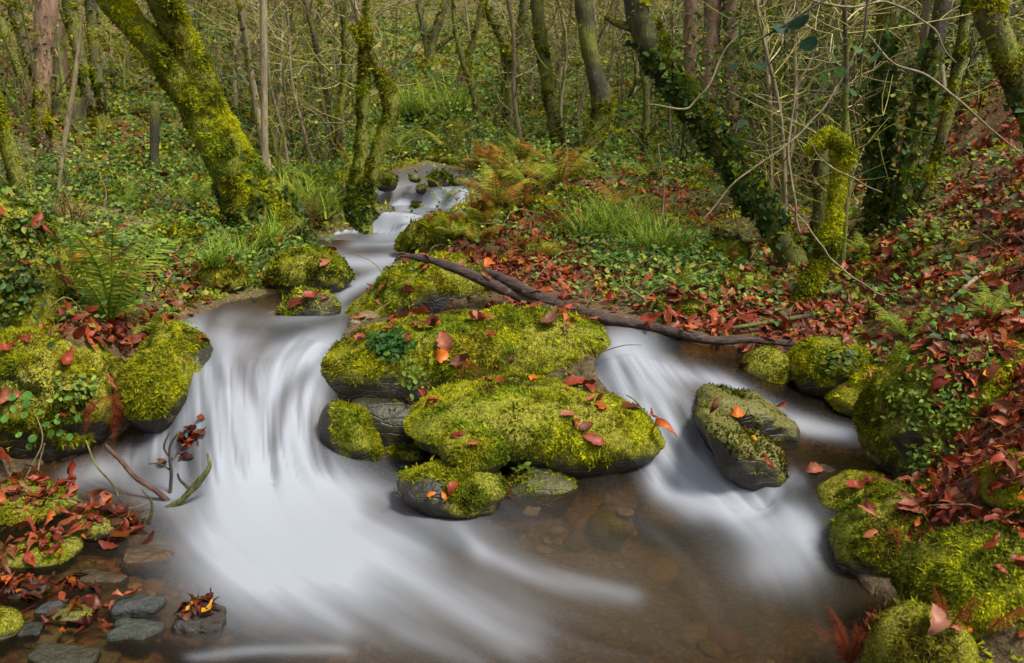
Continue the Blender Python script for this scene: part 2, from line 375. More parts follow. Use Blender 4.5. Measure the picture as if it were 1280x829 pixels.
NS, NL = 620, 640
S_AX = np.linspace(-1.3, 1.3, NS); L_AX = np.linspace(math.log(.25+OFF), math.log(60+OFF), NL)
SS, LL = np.meshgrid(S_AX, L_AX); GYY = np.exp(LL)-OFF; GXX = SS*(GYY+OFF)
WQ = np.stack([SS, LL], -1)
TZ = T_base(WQ); WZg = W_of(WQ)
P3 = np.stack([GXX, GYY, TZ], -1)
TZ = TZ+(fbm(P3*[1, 1, 0], 1.3, 3, 3)-.5)*np.clip(.03*GYY, .04, .5)+(fbm(P3*[1, 1, 0], 3.2, 2, 13)-.45)*np.clip(.03*GYY, .03, .16)+(fbm(P3*[1, 1, 0], 7, 3, 5)-.5)*.05
qx, qy = proj(np.stack([GXX, GYY, WZg], -1)); SD = poly_sd(qx, qy)*np.clip(GYY, .3, 14)/F     # metres from the waterline
near = sstep(14, 12.5, GYY)
bar = np.exp(-((qx-80)/170)**2-((qy-740)/110)**2)                                    # the gravel bar
depth = np.minimum(.05+.9*np.maximum(SD, 0), .2)*(1-.75*np.clip(bar*1.3, 0, 1))-.035*np.clip(bar*1.3, 0, 1)*0
inside = sstep(-.05, .04, SD)
TZ = np.where(near > 0, TZ*(1-inside*near)+inside*near*np.minimum(TZ, WZg-depth), TZ)
dry = (1-inside)*near*(GYY > 1.2)
TZ = np.where(dry > .5, np.maximum(TZ, WZg+.02+np.minimum(.05, -SD*.2)), TZ)
pq_x, pq_y = proj(np.stack([GXX, GYY, TZ], -1))
def blobs(px, py, L):
    r = 0
    for a, b, sx, sy, k in L: r = r+k*np.exp(-((px-a)/sx)**2-((py-b)/sy)**2)
    return np.clip(r, 0, 1)
RED = [(200,70,110,70,.6),(420,60,60,50,.35),(1050,110,90,60,.5),(900,130,80,50,.45),(700,150,60,30,.4),(640,310,80,40,.8),(760,350,60,25,.5),(840,240,60,30,.4),(1240,560,70,100,1.2),(1210,640,60,60,1.),(1265,160,70,60,.8),(1150,470,60,40,.7),(950,415,120,20,1.),(1180,330,160,90,1.1),(1260,250,90,90,1),(1000,400,130,40,.9),(1230,470,110,70,.7),(900,395,90,25,.7),(730,360,80,40,.6),(640,330,70,35,.5),(110,420,100,30,.7),(120,100,60,60,.8),(30,20,60,60,.6),(540,85,60,25,.7),(860,270,90,30,.45),(180,180,60,30,.5),(230,330,60,30,.35),(60,720,90,70,.7),(180,640,70,40,.6),(1220,700,60,60,.6),(660,210,50,30,.5),(1000,210,60,40,.4),(720,240,50,20,.6),(560,110,90,40,.3),(60,110,80,60,.5)]
GRN = [(640,90,700,60,.5),(560,110,120,60,1.),(300,120,200,60,.6),(760,140,200,60,.6),(1000,140,150,60,.5),(150,270,180,70,1),(300,310,90,50,.8),(60,330,90,70,.8),(1000,330,120,50,.5),(780,300,90,40,.9),(850,340,80,40,.8),(560,170,90,40,.9),(400,240,60,40,.9),(1120,290,70,60,.7),(1180,220,80,40,.25),(600,260,70,40,.7),(260,170,120,60,.7),(900,200,100,50,.6),(760,180,100,40,.6),(480,110,100,50,.5),(1230,420,80,50,.2),(1150,490,50,50,.6),(700,80,400,70,.35),(300,60,250,60,.4)]
A_lit = np.clip(blobs(pq_x, pq_y, RED)+.15, 0, 1); A_grn = np.clip(blobs(pq_x, pq_y, GRN)+.1, 0, 1)
A_bed = np.where(near > 0, sstep(-.06, .06, SD), 0)
idx = (np.arange(NL-1)[:, None]*NS+np.arange(NS-1)[None])
TF = np.stack([idx, idx+1, idx+NS+1, idx+NS], -1).reshape(-1, 4)
TV = np.stack([GXX, GYY, TZ], -1).reshape(-1, 3)
tag(obj('ground', mesh('ground', TV, [TF], M_SOIL, {'litter': A_lit.ravel(), 'green': A_grn.ravel(), 'bed': A_bed.ravel()})), 'dark forest soil of the stream banks, bed and hillside', 'ground', kind='structure')
def T_at(x, y):
    q = warp(np.asarray(x, float), np.maximum(np.asarray(y, float), .26))
    a = np.clip((q[..., 0]-S_AX[0])/(S_AX[1]-S_AX[0]), 0, NS-1.001); b = np.clip((q[..., 1]-L_AX[0])/(L_AX[1]-L_AX[0]), 0, NL-1.001)
    i, j = a.astype(int), b.astype(int); u, v = a-i, b-j
    return (TZ[j, i]*(1-u)+TZ[j, i+1]*u)*(1-v)+(TZ[j+1, i]*(1-u)+TZ[j+1, i+1]*u)*v
def ground_hit(px, py):
    d = ray(px, py); t = np.exp(np.linspace(math.log(.8), math.log(60), 1500)); P = np.array([0, 0, CZ])+t[:, None]*d
    m = P[:, 2] < T_at(P[:, 0], P[:, 1]); k = np.argmax(m) if m.any() else len(t)-1
    return P[k]

# ------------------------------------------------------------------ water sheet with flow-drawn foam
NSW, NLW = 620, 980
s_ax = np.linspace(-.85, .75, NSW); l_ax = np.linspace(math.log(.9+OFF), math.log(12.5+OFF), NLW)
ss, ll = np.meshgrid(s_ax, l_ax); wy = np.exp(ll)-OFF; wx = ss*(wy+OFF); wz = W_of(np.stack([ss, ll], -1))
wpx, wpy = proj(np.stack([wx, wy, wz], -1)); wsd = poly_sd(wpx, wpy)
FOAM = [  # strokes along the flow: points, width, strength
 ([(600,232),(565,240),(540,248)],6,.6),([(555,238),(475,238)],6,.75),([(488,236),(480,262)],9,.95),([(510,236),(508,262)],9,.9),([(533,240),(532,262)],8,.6),([(560,264),(470,266)],4,.5),([(486,272),(482,290)],9,.9),([(508,272),(502,292)],9,.85),([(535,270),(525,290)],7,.6),([(548,291),(470,295)],5,.9),
 ([(520,303),(440,306)],6,.55),([(500,323),(455,328),(400,322)],10,.95),([(480,342),(440,360),(425,372)],9,.85),([(430,388),(370,396),(280,402)],8,.5),([(425,405),(390,418),(340,440)],9,.5),([(400,402),(330,415),(245,418)],12,.35),
 ([(240,420),(258,460),(275,530),(285,600)],26,.8),([(290,440),(300,490),(310,540),(310,600)],36,.8),([(400,438),(360,462),(335,500),(325,560),(320,620)],24,.9),([(425,440),(395,470),(372,520),(360,600)],20,.8),([(395,500),(400,590)],20,.55),
 ([(245,510),(215,550),(215,600)],24,.6),([(215,550),(150,580),(90,600)],16,.5),([(130,590),(210,625)],18,.4),
 ([(320,590),(345,630),(390,660)],55,.7),([(250,675),(310,705),(370,745),(430,790)],13,.35),([(400,655),(480,690),(560,745),(660,800)],26,.3),([(390,600),(480,620),(540,645)],16,.35),([(548,640),(575,660),(600,690)],9,.5),([(600,690),(680,722),(790,745)],12,.4),([(470,700),(560,750),(640,810)],14,.25),([(240,822),(330,813),(430,812)],6,.4),([(500,790),(600,829)],14,.2),
 ([(775,440),(785,470),(800,510),(830,570),(870,620)],26,.9),([(795,435),(815,470),(850,540),(890,610),(930,640)],24,.85),([(755,470),(780,510),(815,560),(840,605)],15,.8),([(800,455),(850,467),(910,482),(960,512),(1065,548)],11,.8),([(850,490),(875,520),(885,560)],12,.35),([(930,492),(990,530),(1060,545)],9,.6),
 ([(830,605),(890,622),(950,640),(1000,668)],20,.8),([(950,635),(985,665),(990,700)],34,.65),([(900,615),(945,665),(950,710)],22,.4),([(1000,655),(1010,690)],20,.35),([(995,598),(968,615),(985,645)],9,.7)]
def seg_d(px, py, pts):
    d = np.full(px.shape, 1e9)
    for a, b in zip(pts[:-1], pts[1:]):
        a, b = np.array(a, float), np.array(b, float); e = b-a
        t = np.clip(((px-a[0])*e[0]+(py-a[1])*e[1])/(e@e), 0, 1); d = np.minimum(d, np.hypot(px-a[0]-t*e[0], py-a[1]-t*e[1]))
    return d
keep = wsd > -30
foam = np.zeros_like(wz); vx = np.zeros_like(wz); vy = np.zeros_like(wz)+1e-9; wt = np.zeros_like(wz)+1e-9
kx, ky = wpx[keep], wpy[keep]; fk = np.zeros(kx.shape); ax, ay = np.zeros(kx.shape), np.zeros(kx.shape)
for pts, wd, st in FOAM:
    pp = catmull(np.array(pts, float), 3*len(pts)) if len(pts) > 2 else np.array(pts, float)
    d = seg_d(kx, ky, pp); fk = 1-(1-fk)*(1-.86*st*np.exp(-(d/wd)**2*.9))
    for a, b in zip(pp[:-1], pp[1:]):
        m = (a+b)/2; e = (b-a); L = np.hypot(*e); g = np.exp(-((kx-m[0])**2+(ky-m[1])**2)/(2*(wd*1.6+14)**2))*L
        ax += g*e[0]/L; ay += g*e[1]/L
POOL = [(350,635,105,62,1.25),(440,680,130,60,.55),(300,705,75,60,.55),(390,745,110,60,.45),(520,670,90,40,.28),(560,755,130,60,.25),(960,690,60,40,.25)]
fk = 1-(1-fk)*(1-.93*blobs(kx, ky, POOL))
GAPS = [([(420,402),(360,412),(300,412)],9,.55),([(345,395),(260,408)],7,.45),([(385,465),(350,505),(345,555)],10,.4),([(300,450),(318,500)],9,.35),([(262,430),(280,480)],8,.35),([(405,520),(398,585)],16,.35),([(230,545),(240,600)],10,.4),([(470,640),(540,668),(575,700)],24,.45),([(850,505),(868,560)],10,.55),([(815,500),(845,560)],7,.3),([(780,455),(800,500)],6,.4),([(985,520),(930,500)],6,.4)]
for pts, wd, st in GAPS: fk = fk*(1-st*np.exp(-(seg_d(kx, ky, pts)/wd)**2))
foam[keep] = fk
# flow direction in grid indices
jx = np.gradient(wpx, axis=1); jy = np.gradient(wpy, axis=1); ix = np.gradient(wpx, axis=0); iy = np.gradient(wpy, axis=0)
det = jx*iy-jy*ix; det = np.where(np.abs(det) < 1e-6, 1e-6, det)
FX, FY = np.zeros_like(wz), np.zeros_like(wz); FX[keep] = ax; FY[keep] = ay; FY += 1e-3
nn = np.hypot(FX, FY)+1e-9; FX /= nn; FY /= nn
du, dv = (iy*FX-ix*FY)/det, (-jy*FX+jx*FY)/det      # grid steps per pixel along the flow
def bil(A, u, v):
    u = np.clip(u, 0, NSW-1.001); v = np.clip(v, 0, NLW-1.001); i, j = u.astype(int), v.astype(int); a, b = u-i, v-j
    return (A[j, i]*(1-a)+A[j, i+1]*a)*(1-b)+(A[j+1, i]*(1-a)+A[j+1, i+1]*a)*b
vv, uu = np.nonzero(keep); 
def lic(A, steps, h):
    acc = A[vv, uu].copy(); n = 1.
    for sgn in (1, -1):
        u, v = uu.astype(float), vv.astype(float)
        for k in range(steps):
            a, b = bil(du, u, v), bil(dv, u, v); l = np.hypot(a, b); sc = np.minimum(1, 3/(l*h+1e-9)); u = u+sgn*a*h*sc; v = v+sgn*b*h*sc
            wgt = 1-k/steps; acc += bil(A, u, v)*wgt; n += wgt/2 if False else 0
        n += sum(1-k/steps for k in range(steps))
    out = np.zeros_like(A); out[vv, uu] = acc/n; return out
pxs = np.stack([wpx, wpy, wpx*0], -1)
n1 = vnoise(pxs, 1/5., 1); n2 = vnoise(pxs, 1/14., 2)
s0 = lic(vnoise(pxs, 1/2.7, 7), 26, 1.8); s1, s2 = lic(n1, 22, 2.2), lic(n2, 24, 3.2)
def norm(A):
    m = A[keep]; return np.clip((A-m.mean())/(m.std()*2.2)*.5+.5, 0, 1)
s0, s1, s2 = norm(s0), norm(s1), norm(s2)
foam = lic(foam, 9, 1.6)
_gz = np.abs(np.gradient(wz, axis=0)/np.gradient(wy, axis=0)); far = sstep(7.6, 8.1, wy); foam = np.where(far > .5, np.clip(.22+foam*.45+.95*sstep(.2, .8, _gz)*sstep(.25, .75, s1+.1), 0, 1), foam)
st = .4*s1+.6*s2
steep = np.zeros_like(wz); gz = np.gradient(wz, axis=0)/np.gradient(wy, axis=0); steep = sstep(.12, .5, np.abs(gz))
amp = .16+.40*steep
st = np.where(steep > .5, .4*s0+.35*s1+.25*s2, st); foam = np.clip(foam*(1-amp)+foam*amp*2*st-.08*(1-foam)*0, 0, 1); foam = np.clip(foam*1.08, 0, .96); foam = np.clip(foam*(.62+.38*foam)+(.02+.08*s2*s2)*blobs(wpx, wpy, [(700,740,300,110,1.)])*keep, 0, .95)
wzz = wz+(s2-.5)*.02*(steep*1.2+.25)*keep+(s1-.5)*.006*steep
murk = np.clip(.06+.34*blobs(wpx, wpy, [(850,740,280,90,1.),(500,800,200,60,.6),(640,680,160,50,.3),(1060,570,90,40,.3)]), 0, .75)
ok = (wsd > -18)
idw = np.arange(NSW*NLW).reshape(NLW, NSW); cm = ok[:-1, :-1] & ok[1:, :-1] & ok[:-1, 1:] & ok[1:, 1:]
Q = np.stack([idw[:-1, :-1], idw[:-1, 1:], idw[1:, 1:], idw[1:, :-1]], -1)[cm]
used = np.unique(Q); re = np.zeros(NSW*NLW, int); re[used] = np.arange(len(used))
WV = np.stack([wx, wy, wzz], -1).reshape(-1, 3)[used]
tag(obj('water', mesh('water', WV, [re[Q]], M_WATER, {'foam': foam.ravel()[used], 'murk': murk.ravel()[used]})), 'silky white stream running down in small falls into a brown pool', 'water', kind='structure')

# ------------------------------------------------------------------ boulders
from bpy import ops as _o
import bmesh
def ico(n):
    bm = bmesh.new(); bmesh.ops.create_icosphere(bm, subdivisions=n, radius=1); V = np.array([v.co[:] for v in bm.verts]); Fc = np.array([[v.index for v in f.verts] for f in bm.faces]); bm.free(); return V, Fc
ICO = {n: ico(n) for n in (2, 3, 4, 5, 6)}
MOSS_TPL = np.array([[-.3, -.5, .1], [-.3, .5, .1], [.6, 0, .85]]); MOSS_F = np.array([[0, 1, 2]])
BRIGHT, MID, DARK = np.array([.47, .46, .014]), np.array([.24, .26, .012]), np.array([.05, .062, .007])
def moss_tint(P, n, bright=1., seed=0, r=None):
    r = r or np.random.default_rng(seed)
    k = np.clip(.5+(fbm(P, 5, 2, 31)-.5)*1.7+(fbm(P, 28, 2, 37)-.5)*1.2+r.normal(0, .16, n), 0, 1)[:, None]
    c = np.where(k < .5, DARK+(MID-DARK)*k*2, MID+(BRIGHT-MID)*(k*2-1))
    br = sstep(.60, .68, fbm(P, 4.5, 3, 41))[:, None]*.4; c = c*(1-br)+br*np.array([.17, .10, .022])*(.6+.8*k)
    fr = sstep(.58, .66, fbm(P, 3.1, 3, 47))[:, None]*.6; c = c*(1-fr)+fr*np.array([.14, .22, .015])*(.5+.9*k)
    return c*bright*(1+r.normal(0, .12, (n, 1)))
def moss_blades(V, Tr, n, L, w=None, seed=0, bright=1., name='moss', parent=None, origin=(0, 0, 0), droop=.25):
    r = np.random.default_rng(seed); P, N = scatter_on(V, Tr, n, seed, w)
    if not len(P): return None
    D = N+r.normal(0, .45, P.shape); D[:, 2] -= droop*r.random(len(P)); R = frames(D, r.random(len(P))*6.28)
    ln = L*(.45+r.random(len(P)))*(.6+.9*sstep(.35, .7, fbm(P, 9, 2, 61))); S = np.stack([ln, ln*.55, ln], 1); bag = Bag()
    stamp_bag(bag, MOSS_TPL, MOSS_F, P-N*L*.15, R, S, np.clip(moss_tint(P, len(P), bright, seed, r), .002, .5))
    o = obj(name, bag.mesh(name, M_MOSS, origin, False), parent); return o
SOLID_V, SOLID_F, _sn = [TV], [tri_of(TF, None)], len(TV)
BOULD = []
def boulder(label, poly, zb=None, Y=None, thick=.8, moss=1., cover=.0, seed=None, rough=.10, dens=1., cat='boulder', name='boulder', group=None, bright=1., wet_shade_line=None, boxy=.8, lvl=5, sink=0, mask=None, lump=1.0, tufts=True):
    global _sn
    seed = seed if seed is not None else len(BOULD)*7+11
    pg = np.array(poly, float)
    if len(pg) == 2: # bbox
        (x0, y0), (x1, y1) = pg; th = np.linspace(0, 6.283, 15)[:-1]; pg = np.stack([(x0+x1)/2+(x1-x0)/2*np.sign(np.cos(th))*np.abs(np.cos(th))**.85, (y0+y1)/2+(y1-y0)/2*np.sign(np.sin(th))*np.abs(np.sin(th))**.85], 1)
    x0, y0 = pg.min(0); x1, y1 = pg.max(0); c = np.array([(x0+x1)/2, (y0+y1)/2])
    if Y == 'g':
        Y = ground_hit(c[0], y1-4)[1]+.25*pxm(y1-y0, 4.5)
    if Y is None:
        Y = at_z(c[0], y1, zb)[1]; Y = Y+.35*pxm(min(x1-x0, (y1-y0)*2.2), Y)*thick/.8
    Wm, Hm = pxm(x1-x0, Y), pxm(y1-y0, Y); D = thick*.5*min(Wm, Hm*2.2)
    ctr = at(c[0], c[1], Y)
    al = PITCH+math.atan((c[1]-CY)/F); hs_ = Hm/2; ru = math.sqrt(max(hs_**2-(D*math.sin(al))**2, (.55*hs_)**2))/math.cos(al); vs = ru/hs_
    q = (pg-c)*Y/F*math.sqrt(1+((c[0]-CX)/F)**2)*[1, -1]
    th = np.arctan2(q[:, 1], q[:, 0]); rr = np.hypot(q[:, 0], q[:, 1]); o_ = np.argsort(th); th, rr = th[o_], rr[o_]
    th = np.concatenate([th-2*math.pi, th, th+2*math.pi]); rr = np.tile(rr, 3)
    U, Fc = ICO[lvl]; t = np.arctan2(U[:, 2], U[:, 0]); b = np.clip(U[:, 1], -1, 1)
    r = np.interp(t, th, rr)
    # blur the outline a little
    r = (r+np.interp(t+.12, th, rr)+np.interp(t-.12, th, rr))/3
    cb = np.sqrt(1-b*b)**boxy; sb = np.sign(b)*np.abs(b)**boxy
    V = np.stack([r*np.cos(t)*cb, D*sb, r*np.sin(t)*cb*vs], 1)
    sz = max(Wm, Hm); G = V+ctr
    nrm = V/np.maximum(np.linalg.norm(V, axis=1, keepdims=True), 1e-6)
    V = V+nrm*((fbm(G, 2.2/sz, 3, seed)-.5)*rough*sz*1.3)[:, None]+nrm*((np.abs(fbm(G, 9, 2, seed+5)-.5)*.085+(fbm(G, 26, 2, seed+6)-.5)*.018)*lump*min(1, sz*1.3)*(.35+.65*moss))[:, None]
    if moss < .5 or not tufts:
        lay = (V+ctr)@np.array([.25, .3, .92])+(fbm(G, 4, 2, seed+3)-.5)*.12; V = V+nrm*((np.abs((lay*13) % 1-.5)-.25)*.004*min(1, sz*2)+(np.abs(fbm(G, 6, 3, seed+8)-.5)-.1)*-.14*min(1, sz*1.5))[:, None]
    # face normals -> moss cover
    G = V+ctr; Tr = Fc; fn = np.cross(V[Tr[:, 1]]-V[Tr[:, 0]], V[Tr[:, 2]]-V[Tr[:, 0]]); vn = np.zeros_like(V)
    for k in range(3): np.add.at(vn, Tr[:, k], fn)
    vn /= np.linalg.norm(vn, axis=1, keepdims=True)+1e-12
    mz = sstep(-.35+cover, .15+cover, vn[:, 2]+(fbm(G, 7, 3, seed+9)-.5)*.9)
    if wet_shade_line is not None: mz = mz*sstep(wet_shade_line-.02, wet_shade_line+.06, G[:, 2]+(fbm(G, 12, 2, 4)-.5)*.08)
    if mask is not None:
        a, bb = proj(G); mz = mz*mask(a, bb)
    mz = np.clip(mz*moss, 0, 1); V = V+vn*(mz*.012*min(1, sz*2))[:, None]; G = V+ctr
    o = obj(name, mesh(name, V, [Fc], M_ROCK, {'mossy': mz}), None, ctr); tag(o, label, cat, group)
    if moss > .05 and tufts:
        area = np.linalg.norm(fn, axis=1).sum()/2; L = .0125*np.clip(Y/3.8, .75, 2.2); n = int(min(75000, area*dens*22000*(3.8/Y)**1.5*max(.25, moss)))
        mf = mz[Tr].mean(1)
        fc = lambda c_, n_: np.clip(mf*1.15-.1, 0, 1)*(n_[:, 2] > -.55)*sstep(.9, .2, n_[:, 1])
        moss_blades(G, Tr, n, L, fc, seed, bright, parent=o, origin=ctr)
    SOLID_V.append(G); SOLID_F.append(Tr+_sn); _sn += len(G); BOULD.append(o); return o

boulder('largest boulder, flat topped and mossy with red leaves, in the middle of the stream', [(366,464),(376,450),(410,436),(440,426),(480,418),(540,408),(600,399),(680,393),(735,396),(760,410),(775,432),(765,455),(740,468),(690,474),(620,474),(560,490),(500,508),(440,506),(388,490)], Y=4.4, thick=.72, lvl=6, wet_shade_line=.30, rough=.03, lump=.5, boxy=.6, cover=-.1, mask=lambda a, b: sstep(376, 428, a+(b-470)*.3+20*np.sin(b*.1)))
boulder('smooth moss covered boulder leaning low in front of the largest boulder', [(503,530),(512,508),(545,492),(600,479),(670,477),(720,487),(780,503),(820,522),(836,547),(820,569),(780,584),(735,588),(690,580),(640,566),(600,556),(560,555),(530,562),(508,550)], Y=3.8, thick=.85, lvl=6, rough=.03, lump=.55, cover=-.15, wet_shade_line=.1, boxy=.7, bright=1.05)
boulder('long mossy slab sloping down to the stream behind the largest boulder', [(425,420),(440,390),(470,365),(510,342),(550,326),(585,326),(605,340),(600,375),(550,395),(500,400),(460,410),(435,428)], Y=5.1, thick=.75, rough=.04, cover=-.1, bright=.95, mask=lambda a, b: sstep(46, 30, b-np.interp(a, [425, 440, 470, 510, 550, 605], [412, 388, 363, 340, 325, 335])))
boulder('round mossy rock by the left bank at the bend of the upper stream', [(340,350),(345,330),(365,319),(395,317),(425,330),(437,350),(425,365),(390,372),(355,371)], zb=.46, rough=.06, bright=.85)
boulder('wet flat rock with red leaves below the round mossy rock', [(345,392),(362,376),(395,366),(420,374),(424,392),(385,398)], zb=.45, moss=.15, rough=.06, cat='rock')
boulder('mossy bank block at the left edge hung with round green leaves', [(-70,440),(0,425),(60,420),(120,440),(152,480),(142,530),(110,572),(40,592),(-70,592)], Y=3.95, thick=.9, rough=.10, lvl=6, bright=.75, wet_shade_line=.1)  # extended downward; its bare dark bottom paints in the shade of the recess below
boulder('mossy cube shaped rock on the left bank beside the white fall', [(156,470),(178,447),(210,443),(232,468),(234,505),(215,532),(180,534),(158,512)], Y=3.9, rough=.07, bright=.85, thick=1.1)
boulder('dark sided rock with mossy top at the lip of the left fall', [(190,428),(212,410),(245,422),(266,448),(272,475),(256,498),(225,508),(198,480)], Y=4.12, rough=.07, mask=lambda a, b: sstep(262, 236, a+12*np.sin(b*.13)), thick=1.1, bright=.9)
boulder('mossy mound under the big fern on the left bank', [(95,450),(120,420),(165,405),(205,412),(212,450),(190,480),(130,480)], Y=4.45, rough=.07, bright=.85)
boulder('low half mossy rock washed by the white left fall', [(404,515),(415,500),(432,510),(460,543),(476,570),(462,587),(430,588),(410,560)], zb=.0, rough=.05, bright=.6, mask=lambda a, b: sstep(405, 440, a), boxy=.9)
boulder('small mossy block under the leaning middle boulder', [(551,562),(558,541),(590,533),(625,545),(634,575),(600,594),(560,590)], Y=3.40, rough=.06, bright=.8, thick=1.)
boulder('low grey stone with a mossy back at the pool edge below the middle boulders', [(490,607),(515,590),(560,583),(610,588),(634,610),(622,638),(570,642),(515,630)], Y=3.3, rough=.05, cover=.1, bright=.75, mask=lambda a, b: np.clip(sstep(545, 575, a)+sstep(604, 592, b+(a-520)*.05), 0, 1))
boulder('dark brown bare rock under the tip of the middle boulder', [(622,605),(640,588),(690,585),(725,600),(720,628),(670,634),(632,630)], Y=3.48, moss=.12, rough=.08, cat='rock')
boulder('tiny mossy stone in the dark gap beside the middle boulder', [(477,560),(533,583)], Y=3.85, rough=.05, bright=.7, cat='rock', lvl=4)
boulder('shiny black wet rock enlarged to fill the shaded gap under the largest boulder', [(438,500),(470,496),(520,505),(525,560),(490,578),(455,560)], Y=4.05, moss=0, rough=.12, cat='rock')  # real rock, made bigger so its black stands in for the overhang's shade
boulder('dark wet slab with an orange leaf in the right channel', [(868,502),(884,487),(920,490),(965,510),(1000,545),(988,557),(945,553),(905,541),(880,522)], zb=.13, rough=.12, moss=.45, cover=.3, dens=.25, bright=.28, thick=.9, boxy=.6, lvl=6, lump=.4)
boulder('brown green slab lying in the white water of the right channel', [(872,508),(900,518),(930,543),(972,580),(988,602),(962,616),(930,614),(905,592),(885,557),(873,532)], zb=.02, rough=.10, moss=.48, cover=.1, dens=.35, bright=.3, thick=1.2, boxy=.6, lvl=6, lump=.4)
boulder('low dark mossy rock with dead leaves where the right pool spills', [(1018,632),(1040,607),(1080,597),(1112,608),(1110,640),(1060,657),(1025,652)], zb=.0, rough=.06, bright=.5, cover=.05)
boulder('rounded mossy boulder with rusty bracken at the right pool edge', [(1045,692),(1060,665),(1100,637),(1150,615),(1200,612),(1225,650),(1205,702),(1150,730),(1100,740),(1055,722)], zb=-.03, rough=.07, lvl=6, wet_shade_line=.03, cover=-.1, bright=1.0)
boulder('bright yellow green moss hummock in the lower right corner', [(1140,748),(1148,712),(1190,682),(1240,672),(1310,690),(1340,760),(1300,830),(1200,815),(1150,780)], Y=2.25, rough=.09, lvl=6, bright=1.25, cover=-.2)
boulder('mossy rock cut off by the lower frame edge at right', [(1086,835),(1096,795),(1120,772),(1160,765),(1198,785),(1215,829),(1190,885),(1100,885)], Y=2.0, rough=.08, bright=1.15, cover=-.2)
boulder('small moss cushion at the right frame edge above the hummock', [(1236,622),(1246,590),(1280,575),(1340,590),(1340,645),(1270,650)], Y=2.55, rough=.07, bright=1.2, cover=-.2)
boulder('large leafy bank boulder with a pale bare patch on the right bank', [(1108,560),(1113,505),(1130,462),(1160,437),(1210,423),(1260,428),(1340,450),(1340,570),(1260,605),(1180,625),(1130,600)], Y=3.35, thick=.8, rough=.10, lvl=6, bright=.8, cover=-.1, mask=lambda a, b: 1-np.exp(-((a-1140)/14)**2-((b-560)/34)**2)*1.3)
boulder('mossy rock beside the trickle under the driftwood end', [(985,458),(1000,438),(1040,428),(1080,438),(1090,465),(1070,487),(1030,494),(990,484)], Y='g', rough=.07, bright=.75)
boulder('narrow mossy ledge above the quiet right pool', [(1038,502),(1060,478),(1100,460),(1140,458),(1136,492),(1100,514),(1060,522)], Y='g', rough=.06, bright=.95)
boulder('dark mossy rock left of the trickle', [(925,470),(945,440),(972,440),(980,480),(960,510),(935,500)], Y='g', rough=.08, bright=.45, cover=.1)
boulder('grey half mossy rock under the driftwood beside the right fall', [(784,425),(800,410),(828,415),(836,436),(815,448),(790,444)], Y='g', moss=.7, cover=.15, rough=.08, bright=.55, cat='rock')
boulder('small pale stone beside the crest of the right fall', [(822,443),(850,466)], Y='g', moss=.1, rough=.1, cat='rock', lvl=4)
boulder('tiny wet stone in the crest of the right fall', [(800,452),(828,474)], Y='g', moss=.1, rough=.1, cat='rock', lvl=4)
boulder('algae covered stone sunk in the pool below the middle boulder', [(733,638),(794,676)], Y=3.3, moss=.4, tufts=False, rough=.05, cat='rock', lvl=4)
boulder('wide flat rock just under the pool surface at right', [(795,618),(895,668)], Y=3.42, moss=.4, tufts=False, rough=.05, cat='rock', lvl=4)
boulder('mossy rock with ferns at the foot of the upper cascade', [(497,314),(505,295),(530,280),(562,274),(590,290),(585,318),(540,328),(510,323)], Y=7.0, rough=.06, bright=.75, lvl=4)
boulder('upright moss mound in the grass of the left bank', [(306,352),(312,310),(326,290),(346,295),(357,320),(348,355)], Y=6.6, rough=.07, bright=.8, lvl=4)
boulder('small mossy stone wedged beside the round mossy rock', [(312,356),(360,386)], Y=5.6, rough=.06, bright=.6, lvl=4, cat='rock')
for lb, a in (('dark stone parting the lower step of the cascade', [(497,264),(515,276)]), ('small dark stone on the lip of the upper step of the cascade', [(520,232),(534,243)]), ('low stone at the foot of the cascade on the left', [(455,286),(482,300)]), ('low stone at the foot of the cascade on the right', [(530,284),(556,300)]), ('small dark stone at the head of the cascade', [(512,219),(526,228)]), ('rounded mossy stone left of the cascade head', [(470,216),(496,240)]), ('small wet stone above the right lip of the cascade', [(566,222),(588,238)]), ('tiny dark stone in the lower step of the cascade', [(518,278),(534,290)]), ('dark wet rock splitting the upper cascade', [(536,216),(563,238)]), ('mossy rock at the right lip of the upper cascade', [(570,240),(610,268)]), ('low dark rock in the middle of the upper cascade', [(513,254),(542,268)])):
    boulder(lb, a, Y=8.9, moss=.5, rough=.1, bright=.5, lvl=4, cat='rock')
boulder('rounded moss mound among the orange bracken', [(648,250),(700,280)], Y=7.4, rough=.07, bright=.7, lvl=4)
boulder('low moss mound beside the grassy bank', [(800,338),(855,372)], Y=5.9, rough=.07, bright=.7, lvl=4)
boulder('small moss mound beside the foot of the bent mossy branch', [(915,372),(960,402)], Y=5.3, rough=.07, bright=.75, lvl=4)
boulder('moss mound between the driftwood and the leafy slope', [(720,368),(770,395)], Y=5.1, rough=.07, bright=.55, lvl=4)
boulder('mossy ledge on the bank just below the big fern', [(225,360),(275,400)], Y=5.35, rough=.07, bright=.55, lvl=4)
boulder('mossy bank lump at the head of the visible stream', [(500,192),(600,214)], Y=11.3, moss=1., rough=.1, bright=.8, lvl=4, cat='moss mound', name='moss_mound', cover=-.3)
